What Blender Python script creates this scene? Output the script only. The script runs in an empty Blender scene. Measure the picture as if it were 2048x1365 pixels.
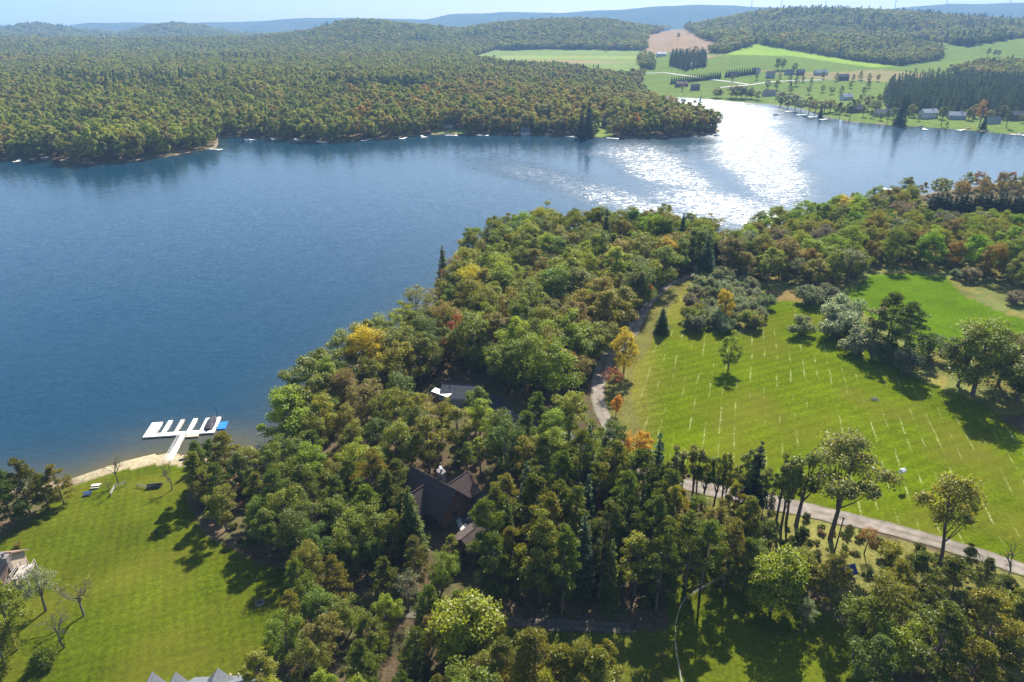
import bpy, math, random
import numpy as np
random.seed(7); RNG = np.random.default_rng(7)
S = bpy.context.scene
COL = S.collection
# ------------------------------------------------------------------ camera
H = 90.0; F = 1365.0                       # drone height over the lake (m), focal length in photo pixels
TH = math.atan((682.5 - 50) / F)           # pitch below the horizon
cd = bpy.data.cameras.new('camera'); cam = bpy.data.objects.new('camera', cd); COL.objects.link(cam)
cam.location = (0, 0, H); cam.rotation_euler = (math.pi/2 - TH, 0, 0)
cd.sensor_width = 36.0; cd.lens = 36.0 * F / 2048; cd.clip_start = 0.5; cd.clip_end = 60000
S.camera = cam
# ------------------------------------------------------------------ light
SUN_AZ, SUN_EL = math.radians(18), math.radians(40)     # azimuth to the east of +Y
w = bpy.data.worlds.new('World'); S.world = w; w.use_nodes = True
nt = w.node_tree; bg = nt.nodes['Background']
sky = nt.nodes.new('ShaderNodeTexSky'); sky.sky_type = 'NISHITA'; sky.sun_disc = False
sky.sun_elevation = SUN_EL; sky.sun_rotation = SUN_AZ; sky.altitude = 750; sky.dust_density = 1.3; sky.ozone_density = 2.0
nt.links.new(sky.outputs[0], bg.inputs[0]); bg.inputs[1].default_value = 0.082
sl = bpy.data.lights.new('sun', 'SUN'); sl.energy = 5.0; sl.angle = math.radians(0.5); sl.color = (1, 0.95, 0.86)
sun = bpy.data.objects.new('sun', sl); COL.objects.link(sun)
sun.rotation_euler = (math.pi/2 - SUN_EL, 0, math.pi - SUN_AZ); sun.location = (200, 600, 500)
S.view_settings.view_transform = 'Standard'; S.view_settings.look = 'None'
S.view_settings.exposure = 1.32; S.view_settings.gamma = 1
S.render.engine = 'CYCLES'
c = S.cycles
c.max_bounces = 5; c.diffuse_bounces = 2; c.glossy_bounces = 2; c.transmission_bounces = 2; c.volume_bounces = 0
c.transparent_max_bounces = 4; c.caustics_reflective = False; c.caustics_refractive = False
c.sample_clamp_indirect = 4.0; c.use_adaptive_sampling = False
try:
    c.use_denoising = True; c.denoiser = 'OPENIMAGEDENOISE'; c.denoising_input_passes = 'RGB_ALBEDO_NORMAL'
except Exception: pass

# ------------------------------------------------------------------ pixel <-> world
def ray(px, py):
    u = (np.asarray(px, float) - 1024) / F; v = (682.5 - np.asarray(py, float)) / F
    return u, math.cos(TH) + v*math.sin(TH), -math.sin(TH) + v*math.cos(TH)
def P(px, py, z=0.0):
    x, y, d = ray(px, py); t = (z - H) / d
    return np.array([x*t, y*t, np.zeros_like(x*t) + z])
def PD(px, py, D):                          # point on a pixel's ray at horizontal distance D
    x, y, d = ray(px, py); t = D / np.hypot(x, y)
    return x*t, y*t, H + d*t
def proj(x, y, z):
    dz = z - H
    fz = y*math.cos(TH) - dz*math.sin(TH); up = y*math.sin(TH) + dz*math.cos(TH)
    fz = np.maximum(fz, 1e-3)
    return 1024 + F*x/fz, 682.5 - F*up/fz
def inpoly(x, y, poly):
    poly = np.asarray(poly, float); n = len(poly); r = np.zeros(np.shape(x), bool)
    for i in range(n):
        x0, y0 = poly[i]; x1, y1 = poly[(i+1) % n]
        if y0 == y1: continue
        r ^= ((y0 > y) != (y1 > y)) & (x < (x1-x0)*(y-y0)/(y1-y0) + x0)
    return r
def segdist(x, y, poly, closed=True):
    poly = np.asarray(poly, float); n = len(poly); r = np.full(np.shape(x), 1e9)
    for i in range(n if closed else n-1):
        ax, ay = poly[i]; bx, by = poly[(i+1) % n]
        dx, dy = bx-ax, by-ay; L = dx*dx + dy*dy + 1e-9
        t = np.clip(((x-ax)*dx + (y-ay)*dy)/L, 0, 1)
        r = np.minimum(r, (x-ax-t*dx)**2 + (y-ay-t*dy)**2)
    return np.sqrt(r)
def sdist(x, y, poly):                      # positive inside
    d = segdist(x, y, poly); return np.where(inpoly(x, y, poly), d, -d)
def smooth(a, b, x):
    t = np.clip((x-a)/(b-a), 0, 1); return t*t*(3-2*t)
def vnoise(x, y, scale, seed=0):            # cheap value noise 0..1
    x = np.asarray(x)/scale; y = np.asarray(y)/scale
    xi = np.floor(x).astype(np.int64); yi = np.floor(y).astype(np.int64); fx = x-xi; fy = y-yi
    def h(i, j):
        n = (i*374761393 + j*668265263 + seed*974634777) & 0x7fffffff
        n = ((n ^ (n >> 13)) * 1274126177) & 0x7fffffff
        return ((n ^ (n >> 16)) & 0xffff) / 65535.0
    fx = fx*fx*(3-2*fx); fy = fy*fy*(3-2*fy)
    return (h(xi, yi)*(1-fx)+h(xi+1, yi)*fx)*(1-fy) + (h(xi, yi+1)*(1-fx)+h(xi+1, yi+1)*fx)*fy
def fbm(x, y, scale, seed=0, o=3):
    return sum(vnoise(x, y, scale/2**k, seed+k)*0.5**k for k in range(o)) / sum(0.5**k for k in range(o))

# ------------------------------------------------------------------ the lake's outline (photo pixels on the water plane)
NEAR_SHORE = [(-700,1060),(-200,1010),(0,978),(90,968),(150,957),(200,938),(250,921),(300,911),(340,907),(400,914),(450,918),(500,906),(535,918),(556,946),
  (574,905),(600,845),(650,785),(712,728),(790,676),(868,622),(912,570),(950,515),(1010,487),(1100,474),(1250,472),(1400,478),(1480,466),(1600,446),(1700,428),(1790,402),(1850,388),(1960,371),(2060,360),(2500,330)]
FAR_SHORE = [(2500,305),(2200,282),(2048,272),(1960,263),(1880,257),(1780,251),(1700,244),(1645,233),(1605,219),(1540,209),(1480,205),(1420,199),(1360,195),(1310,193),
  (1270,197),(1310,210),(1350,226),(1395,243),(1425,255),(1445,264),(1400,269),(1300,275),(1180,275),(1100,271),(1000,268),(900,268),(830,272),(760,278),(700,281),(650,285),(600,281),(560,279),(520,277),(480,273),(437,275),
  (434,296),(420,299),(340,313),(260,323),(180,329),(100,319),(0,319),(-200,322),(-700,350)]
LAKE = np.array([P(a, b)[:2] for a, b in NEAR_SHORE + FAR_SHORE])
# ------------------------------------------------------------------ terrain height: near land from the shore, far land from ridge lines
def curve(pts):
    a = np.array(pts, float); return a[:,0], a[:,1]
def layer(D, pts):                          # ground silhouette at distance D -> (azimuth, z)
    px, py = curve(pts); x, y, z = PD(px, py, D); return D, np.arctan2(x, y), z
def zlayer(D, pts):                         # (px, z)
    px, z = curve(pts); x, y, _ = PD(px, px*0+80, D); return D, np.arctan2(x, y), z
LAY = [zlayer(480, [(-400,5),(1200,5),(2400,2)]),
  zlayer(1000, [(-400,16),(800,16),(1200,12),(1350,6),(1700,8),(2400,8)]),
  zlayer(1500, [(-400,20),(700,22),(950,22),(1300,26),(1480,44),(1650,36),(1900,30),(2400,34)]),
  zlayer(1900, [(-400,22),(500,22),(900,30),(1000,24),(1280,34),(1350,58),(1480,62),(1650,60),(1850,52),(2100,60),(2500,60)]),
  layer(2700, [(-400,92),(0,90),(300,88),(500,82),(620,70),(700,51),(760,52),(840,60),(920,68),(1000,56),(1080,50),(1150,49),(1220,51),(1290,62),(1330,66),(1400,56),(1460,44),(1540,32),(1620,27),(1720,29),(1800,34),(1900,42),(2000,52),(2100,58),(2500,60)]),
  layer(3400, [(-400,94),(500,92),(640,84),(740,76),(900,72),(1150,68),(1400,70),(1600,60),(2000,66),(2500,66)]),
  layer(4400, [(-400,70),(0,67),(80,57),(160,69),(240,76),(300,60),(345,53),(400,60),(470,74),(560,78),(640,72),(800,72),(1000,66),(1500,60),(2500,60)]),
  layer(5500, [(-400,76),(600,76),(1500,60),(2500,60)]),
  layer(7500, [(-400,50),(0,51),(130,53),(180,46),(260,46),(350,48),(500,43),(620,37),(680,36),(850,39),(900,29),(1000,25),(1120,26),(1250,19),(1330,13),(1400,10),(1500,14),(1640,19),(1760,23),(1800,16),(1900,9),(2048,7),(2500,7)]),
  layer(10500, [(-400,60),(2500,60)])]
LD = np.log(np.array([l[0] for l in LAY]))
def height(x, y, sd=None):
    x = np.asarray(x, float); y = np.asarray(y, float)
    if sd is None: sd = sdist(x, y, LAKE)
    inl = -sd                               # metres inland
    D = np.hypot(x, y); az = np.arctan2(x, y)
    zs = np.array([np.interp(az, l[1], l[2]) for l in LAY])
    ld = np.clip(np.log(np.maximum(D, 1)), LD[0], LD[-1])
    k = np.clip(np.searchsorted(LD, ld, side='right')-1, 0, len(LD)-2)
    t = (ld - LD[k])/(LD[k+1]-LD[k]); t = t*t*(3-2*t)
    flat = zs.reshape(len(LAY), -1); idx = np.arange(flat.shape[1]); kk = k.ravel()
    zf = (flat[kk, idx].reshape(x.shape)*(1-t) + flat[kk+1, idx].reshape(x.shape)*t)
    zf = zf + (fbm(x, y, 260, 5)-0.5)*np.clip(D/1500, 0, 1.5)*10*smooth(900, 2000, D)
    zf = zf*(1-np.exp(-np.maximum(inl, 0)/110)) 
    zn = 6.5*(1-np.exp(-np.maximum(inl, 0)/48)) + 1.2*(fbm(x, y, 60, 9)-0.5)*smooth(5, 40, inl)
    far = smooth(400, 470, D)
    z = zn*(1-far) + zf*far
    return np.where(inl > 0, z + 0.12, -0.12 - 0.10*np.minimum(sd, 30))
def hz(x, y): return float(height(np.array([x]), np.array([y]))[0])
def G(px, py):                              # where a pixel's ray meets the ground
    z = 0.0
    for _ in range(7):
        p = P(px, py, z); z = 0.35*z + 0.65*hz(p[0], p[1])
    p = P(px, py, z); return np.array([p[0], p[1], hz(p[0], p[1])])
def GV(pts): return [G(*q) for q in pts]
def top_h(b, py):                           # height of a vertical thing at b whose top shows at row py
    D = b[1]; v = (682.5-py)/F              # along the column plane x/y constant
    zt = H + D*(-math.sin(TH)+v*math.cos(TH))/(math.cos(TH)+v*math.sin(TH)); return zt - b[2]

# ------------------------------------------------------------------ mesh helpers
def mesh_np(name, V, Fq, mats=(), smooth_=False, tri=False):
    V = np.asarray(V, np.float32); Fq = np.asarray(Fq, np.int32); k = Fq.shape[1]
    me = bpy.data.meshes.new(name); me.vertices.add(len(V)); me.vertices.foreach_set('co', V.ravel())
    me.loops.add(Fq.size); me.loops.foreach_set('vertex_index', Fq.ravel())
    me.polygons.add(len(Fq)); me.polygons.foreach_set('loop_start', np.arange(0, Fq.size, k, dtype=np.int32))
    try: me.polygons.foreach_set('loop_total', np.full(len(Fq), k, np.int32))
    except Exception: pass
    if smooth_: me.polygons.foreach_set('use_smooth', np.ones(len(Fq), bool))
    for m in mats: me.materials.append(m)
    me.update(calc_edges=True); return me
class MB:                                   # collects simple solids into one mesh
    def __init__(s): s.v = []; s.f = []
    def add(s, v, f):
        o = len(s.v); s.v += [tuple(map(float, q)) for q in v]; s.f += [tuple(i+o for i in q) for q in f]; return s
    def prism(s, poly, z0, z1):             # poly: xy list (ccw)
        n = len(poly); a = 0
        for i in range(n): a += poly[i][0]*poly[(i+1)%n][1]-poly[(i+1)%n][0]*poly[i][1]
        if a < 0: poly = poly[::-1]
        v = [(p[0], p[1], z0) for p in poly]+[(p[0], p[1], z1) for p in poly]
        f = [tuple(range(n-1, -1, -1)), tuple(range(n, 2*n))]+[(i, (i+1)%n, n+(i+1)%n, n+i) for i in range(n)]
        return s.add(v, f)
    def box(s, x0, x1, y0, y1, z0, z1): return s.prism([(x0,y0),(x1,y0),(x1,y1),(x0,y1)], z0, z1)
    def tube(s, pts, rad, n=6):
        pts = [np.array(p, float) for p in pts]; rings = []
        for i, p in enumerate(pts):
            d = pts[min(i+1, len(pts)-1)]-pts[max(i-1, 0)]; d /= np.linalg.norm(d)+1e-9
            a = np.cross(d, (0.31, 0.95, 0.05) if abs(d[1]) < 0.9 else (1, 0, 0)); a /= np.linalg.norm(a); b = np.cross(d, a)
            r = rad[i] if hasattr(rad, '__len__') else rad
            rings.append([p+r*(math.cos(t)*a+math.sin(t)*b) for t in np.arange(n)*2*math.pi/n])
        v = [q for r_ in rings for q in r_]; f = []
        for i in range(len(pts)-1):
            for j in range(n): f.append((i*n+j, i*n+(j+1)%n, (i+1)*n+(j+1)%n, (i+1)*n+j))
        f.append(tuple(range(n-1, -1, -1))); f.append(tuple((len(pts)-1)*n+j for j in range(n)))
        return s.add(v, f)
    def mesh(s, name, mat=None):
        me = bpy.data.meshes.new(name); me.from_pydata(s.v, [], s.f); me.update()
        if mat: me.materials.append(mat)
        return me
    def build(s, name, mat, parent=None): return link(name, s.mesh(name, mat), parent)
def link(name, me, parent=None):
    o = bpy.data.objects.new(name, me); COL.objects.link(o)
    if parent: o.parent = parent
    return o
def tag(o, label=None, cat=None, group=None, kind=None):
    if label: o['label'] = label
    if cat: o['category'] = cat
    if group: o['group'] = group
    if kind: o['kind'] = kind
    return o
def thing(name, loc, rz, label, cat, group=None):
    o = link(name, None); o.location = tuple(map(float, loc)); o.rotation_euler = (0, 0, rz); o.empty_display_size = 0.5
    return tag(o, label, cat, group)

# ------------------------------------------------------------------ materials
def mat(name, base=(0.5,0.5,0.5), rough=0.8, noise=0.0, nscale=3.0, metal=0.0, spec=0.3, stretch=(1,1,1), attr=None):
    m = bpy.data.materials.new(name); m.use_nodes = True; n = m.node_tree.nodes; l = m.node_tree.links
    b = n['Principled BSDF']; b.inputs['Base Color'].default_value = (*base, 1); b.inputs['Roughness'].default_value = rough
    b.inputs['Metallic'].default_value = metal; b.inputs['Specular IOR Level'].default_value = spec
    if noise:
        tc = n.new('ShaderNodeTexCoord'); mp = n.new('ShaderNodeMapping'); mp.inputs['Scale'].default_value = stretch
        nz = n.new('ShaderNodeTexNoise'); nz.inputs['Scale'].default_value = nscale; nz.inputs['Detail'].default_value = 4
        l.new(tc.outputs['Object'], mp.inputs[0]); l.new(mp.outputs[0], nz.inputs['Vector'])
        r = n.new('ShaderNodeMapRange'); r.inputs[1].default_value = 0.3; r.inputs[2].default_value = 0.7
        r.inputs[3].default_value = 1-noise; r.inputs[4].default_value = 1+noise
        l.new(nz.outputs[0], r.inputs[0])
        mx = n.new('ShaderNodeMix'); mx.data_type = 'RGBA'; mx.blend_type = 'MULTIPLY'; mx.inputs[0].default_value = 1
        mx.inputs[6].default_value = (*base, 1); l.new(r.outputs[0], mx.inputs[7]); l.new(mx.outputs[2], b.inputs['Base Color'])
        if attr:
            av = n.new('ShaderNodeAttribute'); av.attribute_name = attr; m4 = n.new('ShaderNodeMix'); m4.data_type = 'RGBA'; m4.blend_type = 'MULTIPLY'; m4.inputs[0].default_value = 1
            l.new(mx.outputs[2], m4.inputs[6]); l.new(av.outputs['Color'], m4.inputs[7]); l.new(m4.outputs[2], b.inputs['Base Color'])
    return m
def leaf_mat(name, instancer=False, trans=0.5, gloss=0.02):
    m = bpy.data.materials.new(name); m.use_nodes = True; n = m.node_tree.nodes; l = m.node_tree.links
    n.remove(n['Principled BSDF']); out = n['Material Output']
    if instancer:
        a = n.new('ShaderNodeAttribute'); a.attribute_type = 'INSTANCER'; a.attribute_name = 'tcol'; colo = a.outputs['Color']
    else:
        a = n.new('ShaderNodeObjectInfo'); colo = a.outputs['Color']
    lv = n.new('ShaderNodeAttribute'); lv.attribute_name = 'lv'
    # leaf-to-leaf value; clump-to-clump hue
    mr = n.new('ShaderNodeMapRange'); mr.inputs[3].default_value = 0.85 if instancer else 0.62; mr.inputs[4].default_value = 1.18 if instancer else 1.45; l.new(lv.outputs['Fac'], mr.inputs[0])
    tc = n.new('ShaderNodeTexCoord'); oi = n.new('ShaderNodeObjectInfo')
    ad = n.new('ShaderNodeVectorMath'); ad.operation = 'ADD'; sc = n.new('ShaderNodeVectorMath'); sc.operation = 'SCALE'
    cmb = n.new('ShaderNodeCombineXYZ')
    for i in range(3): l.new(oi.outputs['Random'], cmb.inputs[i])
    l.new(cmb.outputs[0], sc.inputs[0]); sc.inputs['Scale'].default_value = 91; l.new(tc.outputs['Object'], ad.inputs[0]); l.new(sc.outputs[0], ad.inputs[1])
    nz = n.new('ShaderNodeTexNoise'); nz.inputs['Scale'].default_value = 0.28; nz.inputs['Detail'].default_value = 2; l.new(ad.outputs[0], nz.inputs['Vector'])
    m2 = n.new('ShaderNodeMapRange'); m2.inputs[1].default_value = 0.45; m2.inputs[2].default_value = 0.72; l.new(nz.outputs[0], m2.inputs[0])
    hs = n.new('ShaderNodeHueSaturation'); hs.inputs['Hue'].default_value = 0.488; hs.inputs['Saturation'].default_value = 1.0; hs.inputs['Value'].default_value = 1.05
    l.new(colo, hs.inputs['Color'])
    mx = n.new('ShaderNodeMix'); mx.data_type = 'RGBA'; l.new(m2.outputs[0], mx.inputs[0]); l.new(colo, mx.inputs[6]); l.new(hs.outputs[0], mx.inputs[7])
    mu = n.new('ShaderNodeMix'); mu.data_type = 'RGBA'; mu.blend_type = 'MULTIPLY'; mu.inputs[0].default_value = 1
    l.new(mx.outputs[2], mu.inputs[6]); l.new(mr.outputs[0], mu.inputs[7])
    d = n.new('ShaderNodeBsdfDiffuse'); t = n.new('ShaderNodeBsdfTranslucent'); g = n.new('ShaderNodeBsdfGlossy'); g.inputs['Roughness'].default_value = 0.45
    g.inputs['Color'].default_value = (0.8,0.85,0.8,1)
    l.new(mu.outputs[2], d.inputs[0])
    th = n.new('ShaderNodeHueSaturation'); th.inputs['Hue'].default_value = 0.49; th.inputs['Saturation'].default_value = 1.12; th.inputs['Value'].default_value = 1.25
    l.new(mu.outputs[2], th.inputs['Color']); l.new(th.outputs[0], t.inputs[0])
    a1 = n.new('ShaderNodeMixShader'); a1.inputs[0].default_value = trans; l.new(d.outputs[0], a1.inputs[1]); l.new(t.outputs[0], a1.inputs[2])
    a2 = n.new('ShaderNodeMixShader'); a2.inputs[0].default_value = gloss; l.new(a1.outputs[0], a2.inputs[1]); l.new(g.outputs[0], a2.inputs[2])
    l.new(a2.outputs[0], out.inputs[0]); return m
M = dict(
  leaf=leaf_mat('leaves'), needle=leaf_mat('needles', trans=0.40, gloss=0.02), far_leaf=leaf_mat('far_leaves', True, 0.46, 0.01),
  bark=mat('bark', (0.13,0.10,0.08), 0.95, 0.35, 6, stretch=(1,1,0.3)), grey_bark=mat('grey_bark', (0.13,0.11,0.09), 0.95, 0.3, 6),
  white_deck=mat('white_deck', (0.74,0.72,0.66), 0.6, 0.10, 2.5), grey_deck=mat('grey_deck', (0.42,0.38,0.34), 0.8, 0.15, 3),
  tan_deck=mat('tan_deck', (0.60,0.50,0.34), 0.8, 0.15, 3), white=mat('white_paint', (0.78,0.78,0.76), 0.5, 0.05, 2), steel=mat('galvanised_steel', (0.22,0.22,0.23), 0.6, metal=0.3),
  cover=mat('boat_cover', (0.035,0.032,0.045), 0.7, 0.3, 4), blue=mat('blue_mat', (0.02,0.22,0.62), 0.5, 0.1, 3), black=mat('black', (0.02,0.02,0.022), 0.5),
  roof_brown=mat('brown_shingles', (0.075,0.052,0.045), 0.9, 0.25, 1.2, stretch=(1,1,3)), roof_grey=mat('grey_shingles', (0.115,0.12,0.13), 0.9, 0.18, 1.5, stretch=(1,1,3)),
  roof_tan=mat('tan_shingles', (0.22,0.14,0.10), 0.9, 0.2, 1.5), roof_dark=mat('dark_shingles', (0.07,0.07,0.08), 0.9, 0.2, 1.5), roof_light=mat('pale_metal_roof', (0.36,0.37,0.39), 0.6, 0.08, 1),
  siding_brown=mat('brown_siding', (0.13,0.085,0.06), 0.9, 0.15, 2), siding_tan=mat('tan_siding', (0.40,0.32,0.24), 0.85, 0.1, 2), siding_white=mat('white_siding', (0.5,0.5,0.48), 0.7, 0.06, 2),
  siding_grey=mat('grey_siding', (0.30,0.32,0.34), 0.8, 0.08, 2), stone=mat('stone', (0.19,0.17,0.155), 0.95, 0.35, 5), glass=mat('window_glass', (0.03,0.04,0.05), 0.08, spec=0.8),
  dark_trim=mat('dark_trim', (0.10,0.075,0.06), 0.7), trim=mat('pale_trim', (0.6,0.57,0.5), 0.6), wood=mat('weathered_wood', (0.36,0.32,0.28), 0.95, 0.25, 4), log=mat('pale_log', (0.42,0.40,0.38), 0.95, 0.25, 4),
  dirt=mat('dirt', (0.11,0.092,0.07), 0.95, 0.3, 1.5, attr='rcol'), gravel=mat('gravel', (0.20,0.166,0.137), 0.95, 0.28, 0.7, attr='rcol'), asphalt=mat('asphalt', (0.06,0.06,0.065), 0.9, 0.25, 0.8), concrete=mat('pale_pavers', (0.42,0.40,0.37), 0.9, 0.2, 2),
  tyre=mat('tyre', (0.02,0.02,0.02), 0.9), car_white=mat('white_car_paint', (0.75,0.76,0.78), 0.25, spec=0.5), tarp=mat('blue_tarp', (0.015,0.035,0.20), 0.5, 0.1, 3), red=mat('red_canvas', (0.4,0.03,0.03), 0.7))
# ------------------------------------------------------------------ ground sheet, split by cover into plain pieces of the setting
LAWN = [(140,966),(200,952),(250,934),(300,924),(340,920),(392,940),(372,1000),(410,1070),(520,1130),(610,1150),(590,1210),(560,1265),(520,1330),(480,1420),(460,1700),(-500,1700),(-500,1080),(0,1080),(70,1030)]
FIELD = [(1262,800),(1268,740),(1300,690),(1335,625),(1366,575),(1400,560),(1430,575),(1420,640),(1470,668),(1515,668),(1533,640),(1533,606),(1560,600),(1640,606),(1680,640),(1745,692),(1800,740),(1880,775),(1960,805),(2060,880),(2400,960),(2400,1260),(2048,1128),(1900,1085),(1750,1043),(1620,1008),(1500,985),(1335,938),(1300,905)]
VERGE = [(1200,830),(1192,790),(1205,735),(1260,668),(1300,605),(1335,570),(1420,540),(1445,560),(1372,580),(1340,630),(1305,695),(1272,745),(1268,810),(1310,905),(1290,935),(1240,900)]
YARD_WEST = [(985,1255),(1200,1262),(1335,1262),(1345,1420),(1340,1700),(1000,1700),(1010,1420)]  # yard grass carried on west of the rail fence
FIELD2 = [(1690,590),(1742,549),(1830,547),(1890,554),(1925,590),(1990,620),(2060,645),(2300,720),(2300,800),(2060,740),(1950,715),(1860,700),(1790,672),(1730,630)]
YARD = [(1335,1165),(1420,1130),(1560,1150),(1640,1210),(1730,1300),(1760,1420),(1700,1700),(1340,1700),(1345,1420),(1335,1260)]
MEADOW = [(1400,985),(1600,1030),(1750,1070),(1900,1110),(2048,1155),(2400,1290),(2500,1500),(2048,1400),(1950,1300),(1800,1220),(1640,1180),(1560,1130),(1480,1060)]
BROWN = [(1518,610),(1560,602),(1645,608),(1600,585),(1540,580)]
# far fields: everything right of FARM_EDGE, minus the woods listed after it
FIELDS = [([(925,118),(990,101),(1100,99),(1290,102),(1318,112),(1330,130),(1300,150),(1240,160),(1130,140),(1000,133)], (0.17,0.22,0.07)),
  ([(1294,72),(1340,60),(1372,58),(1400,76),(1432,86),(1434,98),(1408,112),(1310,112),(1288,100)], (0.27,0.19,0.12)),
  ([(1315,112),(1340,105),(1450,108),(1512,88),(1620,107),(1720,124),(1800,132),(1878,121),(1884,104),(1800,84),(1740,80),(1890,86),(1925,94),(2048,76),(2500,70),(2500,300),(2048,275),(1880,262),(1700,250),(1600,225),(1480,212),(1310,198),(1275,185),(1285,150)], (0.125,0.17,0.04)),
  ([(640,178),(690,176),(870,178),(875,196),(700,200)], (0.15,0.2,0.06)), ([(865,262),(935,258),(935,272),(865,274)], (0.16,0.2,0.05)), ([(1195,236),(1218,240),(1222,278),(1190,278)], (0.17,0.22,0.05)), ([(785,108),(830,108),(830,114),(785,114)], (0.18,0.22,0.08))]
FIELD_TINT = [([(1450,110),(1512,87),(1620,106),(1720,124),(1800,133),(1740,135),(1580,112)], (0.20,0.29,0.045)), ([(1500,140),(1640,146),(1760,140),(1880,150),(1800,165),(1650,160)], (0.22,0.19,0.09)),
  ([(1360,112),(1450,110),(1390,122),(1350,126)], (0.24,0.18,0.10)), ([(1740,80),(1890,86),(1884,104),(1830,92)], (0.18,0.21,0.09)), ([(1000,112),(1290,112),(1290,118),(1000,118)], (0.22,0.26,0.08)), ([(1000,120),(1150,121),(1280,126),(1150,127)], (0.26,0.20,0.11))]
WOODS = [[(1345,116),(1408,114),(1412,134),(1372,140),(1340,132)], [(1762,196),(1800,172),(1900,166),(2400,170),(2500,262),(2048,236),(1940,232),(1860,228),(1780,226)],
  [(1900,148),(1960,134),(2500,130),(2500,178),(2048,172),(1960,160)], [(1278,120),(1300,118),(1308,140),(1282,140)]]
NAZ, NR = 620, 680
az = np.linspace(-math.radians(54), math.radians(54), NAZ); rr = np.exp(np.linspace(math.log(22), math.log(13000), NR))
AZ, RR = np.meshgrid(az, rr); X = RR*np.sin(AZ); Y = RR*np.cos(AZ)
SD = sdist(X, Y, LAKE); Z = height(X, Y, SD)
PX, PY = proj(X, Y, Z)
NEAR = RR < 430
jx = (fbm(X, Y, 5, 21)-0.5)*10*60/np.maximum(RR, 60); jy = (fbm(X, Y, 5, 31)-0.5)*10*60/np.maximum(RR, 60)
gc = np.zeros(X.shape+(3,)); mk = np.zeros(X.shape+(3,))
n1 = fbm(X, Y, 14, 3)[..., None]; n2 = fbm(X, Y, 4, 4)[..., None]
gc[:] = (0.105, 0.075, 0.045); gc *= (0.55+0.9*n1)                                   # leaf litter under trees
g_ = np.where(n2 > 0.52, 1.0, 0.0); gc = gc*(1-0.5*g_) + np.array((0.07,0.085,0.025))*0.5*g_
cls = np.zeros(X.shape, int)
def paint(poly, colr, c, near=True, soft=0, m=None, var=0.3):
    k = inpoly(PX+jx, PY+jy, poly) & (NEAR if near else ~NEAR)
    gc[k] = np.array(colr)*(1-var+2*var*n1[k]); cls[k] = c
    if m is not None: mk[k] = m
    return k
kr = NEAR & (PX > 1400) & (PY < 830); gc[kr] = (np.array((0.125,0.135,0.04))*(0.6+0.8*n1[kr])); gc[kr & (n2[...,0] > .56)] *= (1.35,1.1,1.0)
paint(MEADOW, (0.152,0.145,0.04), 1, var=0.35)
paint(VERGE, (0.12,0.112,0.03), 1, var=.25); paint(YARD_WEST, (0.085,0.095,0.012), 3, var=.3)
k = paint(LAWN, (0.064,0.084,0.004), 2, m=(0,1,0), var=0.22)
kd = k & (PY < 1085); tt = smooth(1095, 985, PY)[..., None]*smooth(0.25, 0.65, fbm(X, Y, 22, 77))[..., None]
gc[:] = np.where(k[..., None], gc*(1-0.8*tt)+np.array((0.125,0.102,0.022))*0.8*tt, gc)
paint(YARD, (0.078,0.095,0.006), 3, var=0.3)
k = paint(FIELD, (0.082,0.113,0.002), 4, m=(1,0,0), var=0.13)
te = np.maximum(smooth(1345, 1262, PX)*smooth(1000, 850, PY), smooth(690, 600, PY)*smooth(1420, 1360, PX))[..., None]
gc[:] = np.where(k[..., None], gc*(1-0.7*te)+np.array((0.165,0.142,0.03))*0.7*te, gc)
paint(FIELD2, (0.070,0.124,0.003), 5, m=(0.12,0,0), var=0.12)
paint(BROWN, (0.155,0.11,0.04), 1)
far_forest = ~NEAR
for poly, colr in FIELDS: far_forest &= ~paint(poly, colr, 6, near=False, var=0.12)
for poly, colr in FIELD_TINT:
    kk = inpoly(PX, PY, poly) & (cls == 6); gc[kk] = np.array(colr)*(0.9+0.2*n1[kk])
for poly in WOODS:
    kk = inpoly(PX, PY, poly) & ~NEAR; far_forest |= kk; cls[kk] = 7; gc[kk] = (0.05,0.045,0.03)
kf = far_forest & (RR > 4800); gc[kf] = np.array((0.055,0.068,0.035))*(0.6+0.8*fbm(X, Y, 160, 8)[kf][:, None]); cls[kf] = 8
shore = (SD > np.where(NEAR, -3.2-2.5*fbm(X, Y, 9, 50), -2.2)) ; ks = shore & (SD < 0.5)
gc[ks] = np.array((0.22,0.17,0.115))*(0.7+0.6*n2[ks]); mk[ks] = 0; cls[ks & (cls != 7)] = 9
beach = inpoly(PX, PY, [(140,955),(250,918),(330,903),(450,905),(470,925),(400,938),(330,928),(250,940),(170,962)]) & NEAR & (SD < 1) & (SD > -5.5)
gc[beach] = np.array((0.31,0.255,0.16))*(0.75+0.5*n2[beach]); cls[beach] = 9; mk[beach] = 0

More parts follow.
